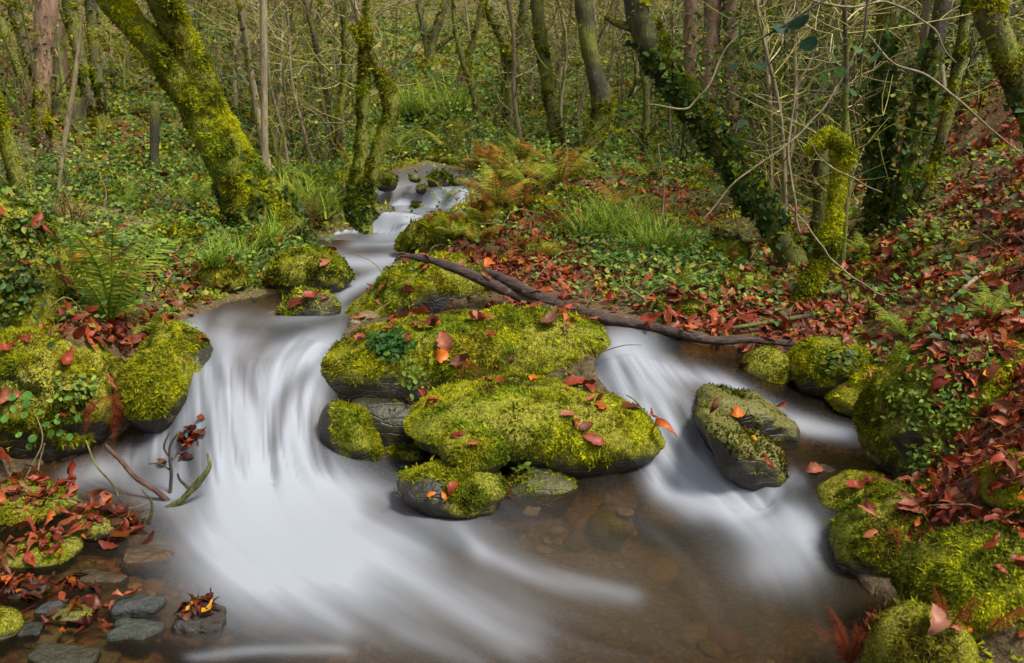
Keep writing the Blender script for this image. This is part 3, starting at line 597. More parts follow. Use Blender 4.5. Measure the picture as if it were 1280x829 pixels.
for lb, a in (('moss mound right of the grass tufts on the middle bank', [(880,300),(935,335)]), ('moss mound under the leaning ivy tree', [(905,340),(960,366)]), ('mossy lump between the grass tufts and the driftwood', [(820,372),(880,398)]), ('mossy lump left of the red fern on the middle bank', [(650,300),(700,330)]), ('mossy lump beside the orange bracken by the stream', [(590,255),(640,280)]), ('mossy lump at the foot of the swollen trunk', [(690,240),(740,264)]), ('moss mound on the left bank above the wet flat rock', [(250,330),(305,368)]), ('moss mound in the ivy below the dark post', [(190,285),(250,312)])):
    boulder(lb, a, Y='g', moss=1., rough=.1, bright=.85, lvl=4, cat='moss mound', name='moss_mound', cover=-.3)
boulder('dark ledge stone at the left edge of the upper cascade', [(458,258),(492,278)], Y=8.6, moss=.4, rough=.1, bright=.5, lvl=4, cat='rock')
boulder('grey stone behind the dark post on the left slope', [(136,196),(178,228)], Y=8.6, moss=.15, rough=.08, lvl=4, cat='stone')
# stones of the gravel bar
for lb, a, ms in (('low mossy rock at the left frame edge by the twigs', [(-20,608),(85,658)], .9), ('flat moss capped stone lying in the shallows', [(14,672),(92,712)], .8), ('small mossy stone under the red leaf heap', [(98,640),(152,676)], .8), ('moss cushion stone at the lower left frame edge', [(-25,762),(22,806)], 1.), ('thin mossy stone next to the slate slabs', [(64,758),(118,778)], .3)):
    boulder(lb, a, zb=-.01, moss=ms, rough=.07, bright=.75, lvl=4, cat='stone', name='mossy_stone', thick=1.1)
boulder('stump smothered in moss and ivy at the left frame edge behind the fern', [(-80,280),(-20,262),(30,275),(60,320),(78,390),(70,430),(-80,430)], Y=4.2, rough=.10, cover=-.3, bright=.75, name='tree_stump', cat='stump')
def slab(label, poly, zb, tint, seed, h=None):
    global _sn
    pg = np.array(poly, float); (x0, y0), (x1, y1) = pg; Y = at_z((x0+x1)/2, y1, zb)[1]; c = at_z((x0+x1)/2, (y0+y1)/2+2, zb-.004); tint = tuple(np.array(tint)*.8); W2 = pxm(x1-x0, Y)/2; D2 = pxm(y1-y0, Y)/2/.62; H2 = h or W2*.3
    U, Fc = ICO[4]; V = np.sign(U)*np.abs(U)**.6*[W2, D2, H2]; r = fbm(V*[1, 1, .2]+seed, 13, 3, seed)-.5; V = V*(1+r[:, None]*[1.3, 1.3, .5]); V[:, 2] += (np.round(fbm(V*[1, .3, 1]+seed, 9, 2, seed+2)*4)-2)*.004
    o = obj('slate_stone', mesh('slate_stone', V, [Fc], M_STONE, {'tint': np.tile(tint, (len(V), 1))}), None, c); o.rotation_euler = (0, 0, (seed % 7-3)*.06)
    tag(o, label, 'stone', 'loose stones on the gravel bar'); G = V+c; SOLID_V.append(G); SOLID_F.append(Fc+_sn); _sn += len(G)
slab('longest grey slate slab lying in the shallows at lower left', [(133,744),(212,772)], .01, (.045, .05, .048), 3)
slab('second grey slate slab in front of the longest one', [(128,775),(202,802)], .0, (.045, .052, .04), 4)
slab('small blue grey slate stone left of the longest slab', [(44,748),(86,768)], .0, (.05, .056, .056), 5)
slab('dark stone at the lower left frame edge beside red leaves', [(20,776),(56,800)], .0, (.025, .028, .022), 6)
slab('brown flat stone in the shallows behind the slate slabs', [(84,712),(150,742)], -.02, (.06, .04, .018), 7)
slab('brown stone sunk beside the leaf covered stone', [(204,778),(262,812)], -.03, (.10, .06, .035), 8)
slab('olive stone at the bottom frame edge on the left', [(40,806),(120,836)], .0, (.035, .033, .016), 9)
slab('rust brown stone under the shallow water near the red leaf heap', [(150,684),(210,712)], -.03, (.09, .055, .03), 10)
slab('greyish stone near the left frame edge behind the slate', [(-10,726),(50,750)], .0, (.06, .045, .028), 11)
slab('tan sunken stone right of the red leaf clump', [(300,760),(372,800)], -.05, (.12, .08, .05), 12)
slab('dark wet stone carrying the red leaf clump in the water', [(226,752),(284,796)], .0, (.04, .03, .025), 13, .03)
slab('pale sunken pebble below the middle boulders', [(654,630),(676,645)], -.02, (.3, .26, .2), 14)
slab('light brown sunken pebble right of the middle boulder', [(770,630),(794,646)], -.02, (.24, .2, .14), 15)
slab('flat brown stone with a red leaf at the right pool spill', [(992,578),(1040,600)], .1, (.09, .05, .035), 16)

# ------------------------------------------------------------------ driftwood
def log_thing(name, label, cat, pts, mat, seg=18, rough=.34, mossn=0, group=None, n=None):
    """pts: (px, py, width_px, Y)"""
    global _sn
    pts = [(a, b, w_, min(y, ground_hit(a, b+w_*.3)[1]-.10)) for a, b, w_, y in pts]
    P = np.array([at(a, b, y) for a, b, w_, y in pts]); r = np.array([pxm(w_, y)/2*.8 for a, b, w_, y in pts])
    V, Fq, Ft = tube(P, r, seg, n or len(pts)*14, rough, seed=len(name)+len(BOULD), nsc=14); c = P.mean(0)
    o = obj(name, mesh(name, V-c, [Fq, Ft], mat), None, c); tag(o, label, cat, group)
    Tr = tri_of(Fq, Ft); SOLID_V.append(V); SOLID_F.append(Tr+_sn); _sn += len(V)
    if mossn: moss_blades(V, Tr, mossn, .014*np.clip(P[:, 1].mean()/4, .8, 2.2), lambda c_, n_: sstep(-.3, .5, n_[:, 2]+(fbm(c_, 4, 2, 3)-.5)), 5, .8, parent=o, origin=c)
    return o
log_thing('driftwood_branch', 'long dark driftwood branch lying across behind the largest boulder', 'driftwood', [(606,338,9,4.75),(640,354,16,4.7),(690,378,19,4.66),(750,397,17,4.62),(810,408,16,4.7),(880,424,15,4.75),(940,425,13,4.7),(1005,431,10,4.6),(1045,434,5,4.55)], M_DRIFT)
log_thing('driftwood_branch', 'shorter split driftwood limb with a pointed tip leaning on the mossy slab', 'driftwood', [(500,320,4,4.75),(530,323,12,4.72),(570,336,16,4.7),(620,358,17,4.7),(670,380,15,4.7),(710,398,12,4.68)], M_DRIFT)
log_thing('fallen_log', 'mossy fallen log lying across the upper stream', 'log', [(528,158,20,14.5),(560,164,22,14.4),(602,170,20,14.2)], M_BARK, mossn=2500)
log_thing('fallen_log', 'dark fallen branch bridging the stream above the cascade', 'log', [(470,188,7,11.5),(520,196,9,11.4),(566,202,7,11.2)], M_DARKBARK, mossn=500)
log_thing('fallen_log', 'thin mossy log lying on the left slope beside the dark post', 'log', [(136,146,7,11.2),(160,140,9,11.2),(192,138,8,11.2)], M_BARK, mossn=800)
log_thing('fallen_branch', 'grey dead branch lying on the red leaf slope at right', 'branch', [(1185,378,5,4.4),(1210,356,7,4.5),(1238,334,8,4.65)], M_PALEBARK)
log_thing('fallen_branch', 'brown stick lying on leaves above the quiet right pool', 'branch', [(915,410,6,5.2),(990,398,8,5.15),(1062,386,5,5.2)], M_DARKBARK)

# ------------------------------------------------------------------ trees traced at their true distance
def stem(bag_V, pts, Y, lean=0.0, extend=0, rough=.12, seg=14, seed=0, n=None):
    """pts from the base up: (px, py, width_px); lean = change of distance over the stem"""
    m = len(pts); ys = [Y+lean*i/max(1, m-1) for i in range(m)]
    P = np.array([at(a, b, y) for (a, b, w_), y in zip(pts, ys)]); r = np.array([pxm(w_, y)/2 for (a, b, w_), y in zip(pts, ys)])
    if extend:
        d = P[-1]-P[-2]; d /= np.linalg.norm(d); d = d*.7+np.array([0, 0, .3])
        P = np.concatenate([P, [P[-1]+d*extend*.5], [P[-1]+d*extend+np.array([.15, .2, .2])]]); r = np.concatenate([r, [r[-1]*.75], [r[-1]*.3]])
    V, Fq, Ft = tube(P, r, seg, n or max(12, len(P)*9), rough, seed, 7); return V, Fq, Ft, P, r
IVY_T = np.array([[0, 0, 0], [.35, -.42, .05], [.45, 0, -.06], [.35, .42, .05], [1, 0, .02]]); IVY_F = np.array([[0, 1, 2], [0, 2, 3], [1, 4, 2], [2, 4, 3]])
LEAF_T = np.array([[0, 0, 0], [.3, -.26, .05], [.3, .26, .05], [.65, -.24, .04], [.65, .24, .04], [1, 0, -.06], [.35, 0, -.02], [.68, 0, -.04]])
LEAF_F = np.array([[0, 1, 6], [0, 6, 2], [1, 3, 7], [1, 7, 6], [6, 7, 4], [6, 4, 2], [3, 5, 7], [7, 5, 4]])
GREENS = np.array([[.045, .10, .012], [.08, .14, .015], [.035, .08, .02], [.14, .19, .02], [.025, .055, .01], [.055, .11, .035], [.16, .15, .03]])
def leaf_cloud(P, N, size, cols, seed, tpl=IVY_T, tf=IVY_F, jit=.6, var=.35):
    r = np.random.default_rng(seed); n = len(P); D = N+r.normal(0, jit, (n, 3)); bag = Bag()
    c = cols[r.integers(0, len(cols), n)]*(1+r.normal(0, var*.6, (n, 1))); s = size*(.6+.8*r.random(n))
    stamp_bag(bag, tpl, tf, P, frames(D, r.random(n)*6.28), s, np.clip(c, .004, .8)); return bag
def tree(label, stems, base=None, Y=None, mat=None, moss=1500, ivy=0, ivy_top=None, name='tree', bright=.8, group=None, extend=2.5, limbs=(), cat='tree', mossmask=None, lean=0, ivy_size=.05, rough=.12):
    """stems: first is the trunk, the others fork from it; each a list of (px, py, width_px)"""
    if moss > 800 and name == 'tree': stems = [[(a, b, w_*.84) for a, b, w_ in q] for q in stems]
    b = stems[0][0]
    if Y is None: g = ground_hit(*(base or (b[0], b[1]))); Y = g[1]
    o0 = at(b[0], b[1], Y); o0[2] = T_at(o0[0], o0[1]); o = root(name, o0, label, cat, group); VV, TT = [], []; k = 0
    for i, pts in enumerate(stems):
        pts = list(pts)
        if i == 0: pts = [(pts[0][0], pts[0][1]+pxm(.0, 1)+14*8/Y, pts[0][2]*1.15)]+pts
        V, Fq, Ft, P, r = stem(None, pts, Y, lean, extend if pts[-1][1] < 12 else 0, seed=i+int(b[0]), rough=rough*1.5)
        obj('trunk' if i == 0 else 'limb', mesh('trunk' if i == 0 else 'limb', V-o0, [Fq, Ft], mat or M_BARK), o)
        VV.append(V); TT.append(tri_of(Fq, Ft)+k); k += len(V)
    V, Tr = np.concatenate(VV), np.concatenate(TT)
    if moss:
        mk = mossmask or (lambda c_, n_: np.clip(sstep(-.5, .5, n_[:, 2]*1.2-n_[:, 0]*.35+(fbm(c_, 3, 3, 8)-.5)*1.6), 0.05, 1))
        vis = lambda c_, n_: mk(c_, n_)*(c_[:, 2] < CZ+.32*c_[:, 1])*sstep(.6, -.1, n_[:, 1])
        moss_blades(V, Tr, moss, .011*(Y/4)**.8+.006, vis, int(b[0]), bright, parent=o, origin=o0)
    if ivy:
        it = ivy_top if ivy_top is not None else b[1]-120
        iv = lambda c_, n_: sstep(it-25, it+40, proj(c_)[1])*sstep(.7, 0, n_[:, 1])*(fbm(c_, 5, 2, 77) > .42)
        P, N = scatter_on(V, Tr, ivy, 9, iv)
        if len(P): obj('ivy', leaf_cloud(P+N*.015, N+np.array([0, 0, -.2]), ivy_size, GREENS, 3).mesh('ivy', M_LEAF, o0), o)
    return o
full = lambda c_, n_: np.clip(.25+sstep(-.6, .3, n_[:, 2]-n_[:, 0]*-.3+(fbm(c_, 4, 3, 8)-.4)*1.2), 0, 1)
tree('big leaning twin trunk tree thickly coated in moss on the left bank', [[(345,300,104),(322,258,92),(300,222,76),(272,180,60),(238,126,44),(198,66,40),(150,12,38),(128,-15,37)], [(318,250,60),(293,196,52),(266,140,48),(234,70,46),(212,18,42),(200,-15,42)]], base=(335,292), mat=M_MOSSBARK, moss=60000, ivy=1500, ivy_top=215, mossmask=full, bright=1.1, lean=-.6)
tree('mossy forked tree on the left brink of the upper cascade', [[(450,285,40),(449,235,30),(452,180,19),(455,110,16),(458,40,14),(462,-15,13)], [(456,248,24),(468,205,20),(482,160,20),(489,128,24),(478,100,15),(462,68,12),(440,34,8)]], base=(450,282), mat=M_MOSSBARK, moss=14000, ivy=300, ivy_top=235, bright=.75)
tree('tall mossy tree with a knuckled forked top in the middle distance', [[(632,172,26),(637,140,17),(638,100,15),(636,66,16),(620,35,10),(603,-5,9)], [(637,72,12),(650,40,11),(656,-10,10)], [(634,168,12),(622,150,10),(630,120,8),(628,60,6)]], base=(634,170), moss=4500, bright=.7)
tree('straight lichened trunk left of the swollen trunk', [[(702,196,26),(694,160,19),(684,100,18),(676,50,18),(670,-15,18)]], base=(700,190), moss=3500, bright=.65, mat=M_BARK)
tree('grey tree with a swollen bent mossy foot behind the bracken', [[(730,205,44),(745,170,30),(754,130,32),(744,95,24),(735,50,24),(728,-15,26)]], base=(738,200), moss=5000, mossmask=lambda c_, n_: sstep(1.9, 1.35, c_[:, 2]+(fbm(c_, 5, 2, 2)-.5)), bright=.9, mat=M_DARKBARK)
tree('long ivy clad tree leaning across the right bank', [[(1005,345,42),(980,305,40),(945,250,38),(905,190,36),(868,135,36),(830,85,38),(808,40,42),(798,-15,44)], [(818,60,20),(800,40,14),(770,30,8),(757,22,5)]], base=(990,335), moss=18000, ivy=1300, ivy_top=60, bright=.75, mossmask=lambda c_, n_: sstep(-.1, .7, n_[:, 2]+(fbm(c_, 3, 3, 8)-.5)*1.2)*np.clip(sstep(1.0, 1.7, c_[:, 2])+.25, 0, 1), mat=M_DARKBARK)
tree('bent branch wrapped in fat yellow green moss on the right bank', [[(990,388,15),(1003,365,21),(1024,335,18),(1036,305,23),(1043,270,17),(1047,238,22),(1051,212,17),(1056,192,21),(1048,176,17),(1034,170,16),(1020,180,13),(1008,188,5)]], Y=4.95, mat=M_MOSSBARK, moss=16000, mossmask=lambda c_, n_: c_[:, 0]*0+1, bright=1.15, name='mossy_branch', cat='branch', rough=.25)
tree('dark broken trunk stub behind the bent mossy branch', [[(1024,300,24),(1026,240,22),(1026,180,20),(1024,168,16)]], base=(1024,310), moss=1200, mat=M_DARKBARK, bright=.5)
tree('dark ivy covered upright trunk of the right thicket', [[(1098,285,36),(1098,200,27),(1103,100,25),(1105,40,22),(1106,-15,20)]], base=(1098,285), moss=3000, ivy=900, ivy_top=40, mat=M_DARKBARK, bright=.7)
tree('mossy trunk leaning right beside the ivy covered trunk', [[(1122,285,26),(1140,190,24),(1155,120,24),(1170,50,24),(1182,-15,24)]], base=(1122,285), moss=4000, ivy=400, ivy_top=60, mat=M_DARKBARK, bright=.75)
tree('slim pale stem leaning inside the right thicket', [[(1112,280,8),(1130,190,9),(1150,90,9),(1160,-15,8)]], base=(1115,282), moss=200, mat=M_PALEBARK)
tree('slim green stem with moss collars right of the leaning trunk', [[(1150,262,16),(1172,190,15),(1192,110,18),(1204,40,15),(1210,-15,14)]], base=(1150,262), moss=3000, bright=1.0)
tree('thick mossy trunk slanting out past the right frame edge', [[(1330,230,40),(1295,160,36),(1268,100,35),(1250,50,36),(1228,-15,38)]], Y=4.8, moss=7000, ivy=150, bright=.8)
tree('mossy trunk leaning in at the left frame edge', [[(52,300,36),(36,262,27),(20,215,24),(4,160,22),(-14,110,22),(-30,60,22)]], base=(50,300), mat=M_MOSSBARK, moss=10000, bright=.9)
tree('reddish bark tree with a mossy lower trunk in the left background', [[(54,190,24),(53,140,22),(54,85,22),(56,40,28),(58,-15,30)]], base=(54,192), moss=4500, mossmask=lambda c_, n_: sstep(115, 140, proj(c_)[1]+(fbm(c_, 5, 2, 2)-.5)*60)+.03, mat=M_REDBARK, bright=.85)
tree('mossy trunk leaning left above the dark stump', [[(124,166,28),(112,120,20),(98,60,18),(84,-15,18)]], base=(122,164), moss=4500, bright=.75)
tree('upright mossy trunk right of the dark stump', [[(130,166,26),(124,110,16),(118,60,15),(112,-15,15)]], base=(128,164), moss=4000, bright=.7)
tree('thin mossy stem leaning in the upper left corner', [[(44,135,14),(24,88,13),(6,40,12),(-12,-15,12)]], base=(44,140), moss=1800, bright=.8)
tree('dark mossy stem crossing the upper left corner', [[(52,110,13),(36,70,15),(22,25,15),(8,-15,15)]], base=(54,140), moss=1800, bright=.55)
tree('pale peeling trunk far back in the upper left corner', [[(76,90,16),(74,50,15),(72,-15,14)]], Y=14, moss=100, mat=M_REDBARK)
tree('reddish conifer trunk far back behind the ivy clad leaning tree', [[(886,170,22),(886,100,20),(890,40,20),(892,-15,20)]], base=(886,175), moss=300, mat=M_REDBARK, ivy=0)
tree('slimmer reddish conifer trunk beside the other one', [[(862,160,16),(862,90,15),(864,-15,15)]], base=(862,165), moss=200, mat=M_REDBARK)
tree('second reddish conifer trunk wrapped in ivy on one side', [[(916,165,18),(914,90,16),(912,-15,16)]], base=(914,170), moss=200, mat=M_REDBARK, ivy=350, ivy_top=-20)
tree('crooked grey green sapling beside the big leaning tree', [[(344,258,13),(334,205,12),(322,140,10),(312,80,9),(298,-15,9)]], base=(344,262), moss=900, mat=M_PALEBARK, bright=.6)
tree('straight pale pole standing in front of the crooked sapling', [[(331,268,8),(331,180,9),(330,90,9),(329,-15,9)]], base=(331,268), moss=0, mat=M_PALEBARK, name='bare_pole')
tree('pale thin stick leaning among the left undergrowth', [[(72,246,4),(82,170,6),(92,110,6),(100,40,4),(102,20,2)]], base=(72,250), moss=0, mat=M_PALEBARK, name='dead_stick', cat='stick')
tree('short dark post standing on the left slope', [[(192,228,12),(193,180,11),(194,127,11)]], base=(192,222), moss=0, mat=M_DARKBARK, name='wooden_post', cat='post', rough=.05)
tree('thin dark stem bending right over the upper stream', [[(600,155,6),(590,112,7),(578,75,7),(568,30,5),(566,-15,4)]], base=(600,158), moss=500, bright=.6)
tree('thin dark stem leaning left across the other one', [[(566,118,8),(582,80,7),(594,40,6),(606,-15,5)]], base=(566,122), moss=500, bright=.6)
tree('dark bushy multi stemmed tree at the head of the clearing', [[(537,84,16),(541,50,13),(556,5,10)], [(537,80,10),(530,40,8),(520,-10,7)], [(541,64,8),(560,50,6),(580,40,4)]], Y=19.5, moss=1200, mat=M_DARKBARK, bright=.5)
tree('mossy stem rising left of the forked tree', [[(425,200,12),(424,150,11),(432,80,10),(428,-15,9)]], base=(425,205), moss=1500, bright=.7)
tree('thin green stem leaning right in the left thicket', [[(420,195,7),(408,150,6),(396,90,6),(400,-10,5)]], base=(420,200), moss=500, bright=.8)
tree('slender trunk between the far thicket stems', [[(806,190,10),(808,120,9),(800,50,9),(806,-15,8)]], base=(806,195), moss=600, bright=.7)
tree('dark slender trunk behind the leaning ivy tree', [[(962,170,13),(960,100,12),(958,-15,12)]], Y=12, moss=600, mat=M_DARKBARK)
# the cut stump
tree('dark cut stump on the left slope', [[(86,162,42),(86,140,38),(85,122,38)]], base=(86,160), moss=150, mat=M_DARKBARK, name='tree_stump', cat='stump', rough=.05)

# ------------------------------------------------------------------ background saplings (copies)
def sapling_proto(seed):
    r = np.random.default_rng(seed); H = 5.; n = 7; bend = r.normal(0, .12, (n, 2)).cumsum(0)*.9
    P = np.concatenate([bend, np.linspace(-.2, H, n)[:, None]], 1); P[0, :2] = P[1, :2]; rad = np.linspace(.034, .012, n)
    o = obj('sapling', None); V, Fq, Ft = tube(P, rad, 7, 26, .2, seed, 5)
    obj('trunk', mesh('trunk', V, [Fq, Ft], (M_BARK, M_PALEBARK, M_MOSSBARK, M_PALEBARK)[seed % 4]), o); bag = Bag()
    cols = np.array([[.36, .32, .10], [.26, .27, .05], [.48, .41, .24], [.18, .14, .07]])
    for k in range(44):
        t = r.uniform(.12, 1)*(n-1.01); i = int(t); a = P[i]*(1-t+i)+P[i+1]*(t-i); L = r.uniform(.4, 1.5); d = r.normal(0, 1, 3); d[2] = abs(d[2])*.7+.25; d /= np.linalg.norm(d)
        q = [a]; 
        for m in range(4): q.append(q[-1]+(d+r.normal(0, .22, 3))*L/4)
        col = cols[r.integers(4)]; V, Fq, Ft = tube(q, np.linspace(.010, .003, 5), 3, 9, cap=False); bag.add(V, Fq=Fq, tint=col)
        for m in range(3):
            s = q[r.integers(1, 5)]; e = s+r.normal(0, .22, 3)+d*.15; V, Fq, Ft = tube([s, (s+e)/2+r.normal(0, .03, 3), e], [.005, .004, .002], 3, 5, cap=False); bag.add(V, Fq=Fq, tint=col)
    br_ = obj('branch', bag.mesh('branch', M_TWIG), o)
    nl = 200; P2 = np.stack([r.normal(0, .5, nl), r.normal(0, .5, nl), r.uniform(.5, H, nl)], 1)
    lc = np.array([[.34, .34, .04], [.24, .28, .04], [.38, .29, .05], [.15, .21, .05]])
    obj('foliage', leaf_cloud(P2, np.tile([0, 0, 1.], (nl, 1)), .05, lc, seed, LEAF_T, LEAF_F, .8).mesh('foliage', M_LEAF), br_)
    return o
protos = [sapling_proto(s) for s in range(8)]; used_p = [False]*8; cnt = 0
SAP_L = [('slender mossy sapling in the thicket on the left slope', 'saplings of the left thicket'), ('slender twiggy sapling on the far hillside behind the stream', 'saplings of the far hillside'), ('slender sapling in the tangled thicket on the right slope', 'saplings of the right thicket')]
def put_sapling(x, y, s, zone):
    global cnt
    k = cnt % 8; cnt += 1
    o = protos[k] if not used_p[k] else copy_tree(protos[k]); used_p[k] = True
    o.location = (x, y, float(T_at(x, y))-.05); o.scale = (s*1.0, s*1.0, s*rng.uniform(.8, 1.2)); o.rotation_euler = (rng.normal(0, .10), rng.normal(0, .12), rng.uniform(0, 6.28)); tag(o, SAP_L[zone][0], 'sapling', SAP_L[zone][1])
k = 0
while k < 230:
    L = rng.uniform(math.log(9), math.log(30)); y = math.exp(L); px = rng.uniform(-60, 1340)
    x = (px-CX)/F*y*1.02
    if 465 < px < 650 and y < 23: continue
    if y < 11 and (640 < px < 980): continue
    if px < 320 and y < 12: continue
    put_sapling(x, y, rng.uniform(.6, 1.15), 0 if px < 470 else (1 if px < 800 else 2)); k += 1

for k in range(30):
    rt = k < 18; y = rng.uniform(5.6, 9.5) if rt else rng.uniform(9, 12.5); px = rng.uniform(930, 1330) if rt else rng.uniform(335, 450)
    if rt and y < 7 and px > 1180: continue
    put_sapling((px-CX)/F*y*1.02, y, rng.uniform(.45, .7), 2 if rt else 0)
# ------------------------------------------------------------------ solid surface for dropping things on
bvh = BVHTree.FromPolygons(np.concatenate(SOLID_V).tolist(), np.concatenate(SOLID_F).tolist())
def cast_px(px, py):
    h = bvh.ray_cast(Vector((0, 0, CZ)), Vector(ray(px, py)).normalized()); return (np.array(h[0]), np.array(h[1])) if h[0] else (None, None)
def drop(x, y):
    h = bvh.ray_cast(Vector((x, y, 40)), Vector((0, 0, -1))); return (np.array(h[0]), np.array(h[1])) if h[0] else (None, None)
def sample_ground(n, wfun, seed, ymin=1.2, ymax=32, allow_wet=False):
    r = np.random.default_rng(seed); P, N = [], []
    L = r.uniform(math.log(ymin+OFF), math.log(ymax+OFF), n*4); s = r.uniform(-.85, .85, n*4); y = np.exp(L)-OFF; x = s*(y+OFF)
    a, b = proj(np.stack([x, y, T_at(x, y)], -1)); wgt = wfun(a, b, np.stack([x, y, x*0], -1)); m = r.random(n*4) < wgt
    x, y = x[m][:n], y[m][:n]; wl = W_of(warp(x, y)); inp = poly_sd(*proj(np.stack([x, y, wl], -1))) > -2
    for i in range(len(x)):
        h, nn_ = drop(x[i], y[i])
        if h is None: continue
        if not allow_wet and y[i] < 12 and h[2] < wl[i]+.015 and inp[i]: continue
        if nn_[2] < .02: continue
        P.append(h); N.append(nn_)
    return np.array(P), np.array(N)
REDS = np.array([1.0, .74, .66])*np.array([[.19, .035, .015], [.25, .055, .02], [.13, .025, .012], [.27, .08, .03], [.18, .045, .025], [.25, .10, .06], [.08, .022, .012], [.33, .10, .015], [.13, .05, .022], [.20, .08, .04]])
def beech(k=8, curl=.3, fold=.3, wid=.2, jag=.0, sd=0):   # a long pointed leaf, folded along its rib and curled
    V, Fc = [], []; xs = np.linspace(0, 1, k+2); jr = np.random.default_rng(sd)
    for i, x in enumerate(xs):
        wa, wb = 1-jag*jr.random(), 1-jag*jr.random(); wd = wid*math.sin(math.pi*min(1, x**.9*.97+.03))**.8*(1+.05*(-1)**i) if 0 < i < k+1 else .01
        z = -curl*(x-.45)**2+.03*math.sin(x*9)
        V += [[x, -wd*wa, z+fold*wd*wa+.03*math.sin(x*13+sd)], [x, .03*math.sin(x*4+sd), z], [x, wd*wb, z+fold*wd*wb+.03*math.cos(x*11+sd)]]
    for i in range(k+1):
        b = i*3; Fc += [[b, b+3, b+4, b+1], [b+1, b+4, b+5, b+2]]
    return np.array(V), np.array(Fc)
BE_V, BE_F = beech()
BE_V = beech(8, .5, .4, .21, .4, 1)[0]; BE_C1 = beech(8, 1.3, .9, .24, .6, 2)[0]; BE_C2 = beech(8, -.9, .8, .2, .5, 3)[0]
BE_VAR = [beech(7, .3, .3, .2, .3, 4)[0], beech(7, 1.1, .7, .24, .6, 5)[0], beech(7, -.8, 1., .2, .5, 6)[0], beech(7, .6, -.6, .27, .6, 7)[0], beech(7, 1.6, .9, .3, .7, 8)[0], beech(7, .2, .6, .15, .5, 9)[0]]; BE_F7 = beech(7)[1]
def dry(P, lift=.05):
    wl = W_of(warp(P[:, 0], np.maximum(P[:, 1], .3))); ins = poly_sd(*proj(np.stack([P[:, 0], P[:, 1], wl], -1))) > -4
    return ~(ins & (P[:, 2] < wl+lift) & (P[:, 1] < 12)) & (np.abs(P[:, 2]-T_at(P[:, 0], P[:, 1])) < .9)
# leaf litter: ONE object of uncountable leaves
def litter_w(a, b, P): return np.clip(blobs(a, b, RED)+.06*(b < 420)+.02, 0, 1)*np.where(fbm(P, 2.2, 2, 55) > .38, 1, .35)
P, N = sample_ground(27000, litter_w, 21)
bag = Bag(); n = len(P); r = np.random.default_rng(5)
sz = r.uniform(.04, .12, n)*np.where(P[:, 1] > 8, 1.3, 1.)*np.clip(P[:, 1]/3.8, .6, 1)
col = REDS[r.integers(0, len(REDS), n)]*(1+r.normal(0, .22, (n, 1)))
S = np.stack([sz, sz*r.uniform(.75, 1.35, n), sz*r.uniform(.4, 1.6, n)], 1); var = r.integers(0, 6, n)
PP, FR_, CC = P+N*.012+np.array([0, 0, 1.])*r.random((n, 1))*.02, frames(N+r.normal(0, .42, (n, 3)), r.random(n)*6.28), np.clip(col, .004, .8)
for q in range(6): stamp_bag(bag, BE_VAR[q], BE_F7, PP[var == q], FR_[var == q], S[var == q], CC[var == q])
tag(obj('leaf_litter', bag.mesh('leaf_litter', M_LITTER)), 'fallen red and brown leaves carpeting the banks and slopes', 'leaf litter', kind='stuff')
# green ground cover: ONE object
def green_w(a, b, P): return np.clip(blobs(a, b, GRN)*.9+.05*(b < 300), 0, 1)*np.where(fbm(P, 1.6, 2, 66) > .45, 1, .3)
P, N = sample_ground(38000, green_w, 22); r = np.random.default_rng(6); n = len(P)*4; k_ = np.clip(np.repeat(P[:, 1:2], 4, 0)/6, .5, 2.5); P = np.repeat(P, 4, 0)+r.normal(0, .04, (n, 3))*[1, 1, .25]*k_; N = np.repeat(N, 4, 0); m_ = dry(P, .15); P, N = P[m_], N[m_]; n = len(P)
hgt = (r.random(n)**1.5*.14*np.clip(fbm(P, 2.5, 2, 9)*2-.4, .1, 1.2))*np.clip(P[:, 1]/6, .4, 1.6)
bag = leaf_cloud(P+np.array([0, 0, 1.])*(.015+hgt)[:, None], np.tile([0, -.25, 1.], (n, 1)), .036*np.clip(P[:, 1]/8, 1, 2.6), GREENS*1.65, 8, IVY_T, IVY_F, .45)
tag(obj('undergrowth', bag.mesh('undergrowth', M_LEAF)), 'low green ivy and bramble leaves covering the banks', 'undergrowth', kind='stuff')
# moss carpet on the soil
def mossy_w(a, b, P): return np.clip(blobs(a, b, GRN)*.8+.12, 0, 1)*np.where(fbm(P, 2.8, 2, 88) > .47, 1, .12)
P, N = sample_ground(50000, mossy_w, 23); n = len(P); r = np.random.default_rng(9)
reps = 6; P = np.repeat(P, reps, 0)+r.normal(0, .02, (n*reps, 3))*[1, 1, .2]*np.clip(np.repeat(P[:, 1:2], reps, 0)/4, .6, 3); N = np.repeat(N, reps, 0); m_ = dry(P, .06); P, N = P[m_], N[m_]; n = len(P)
L = .02*np.clip(P[:, 1]/4, .8, 3.5)*(.5+r.random(n)); bag = Bag()
stamp_bag(bag, MOSS_TPL, MOSS_F, P, frames(N+r.normal(0, .5, (n, 3)), r.random(n)*6.28), np.stack([L, L*.6, L], 1), np.clip(moss_tint(P, n, .95, 4, r), .003, .6))
tag(obj('moss_carpet', bag.mesh('moss_carpet', M_MOSS, smooth=False)), 'patches of green moss growing over the soil of the banks', 'moss', kind='stuff')

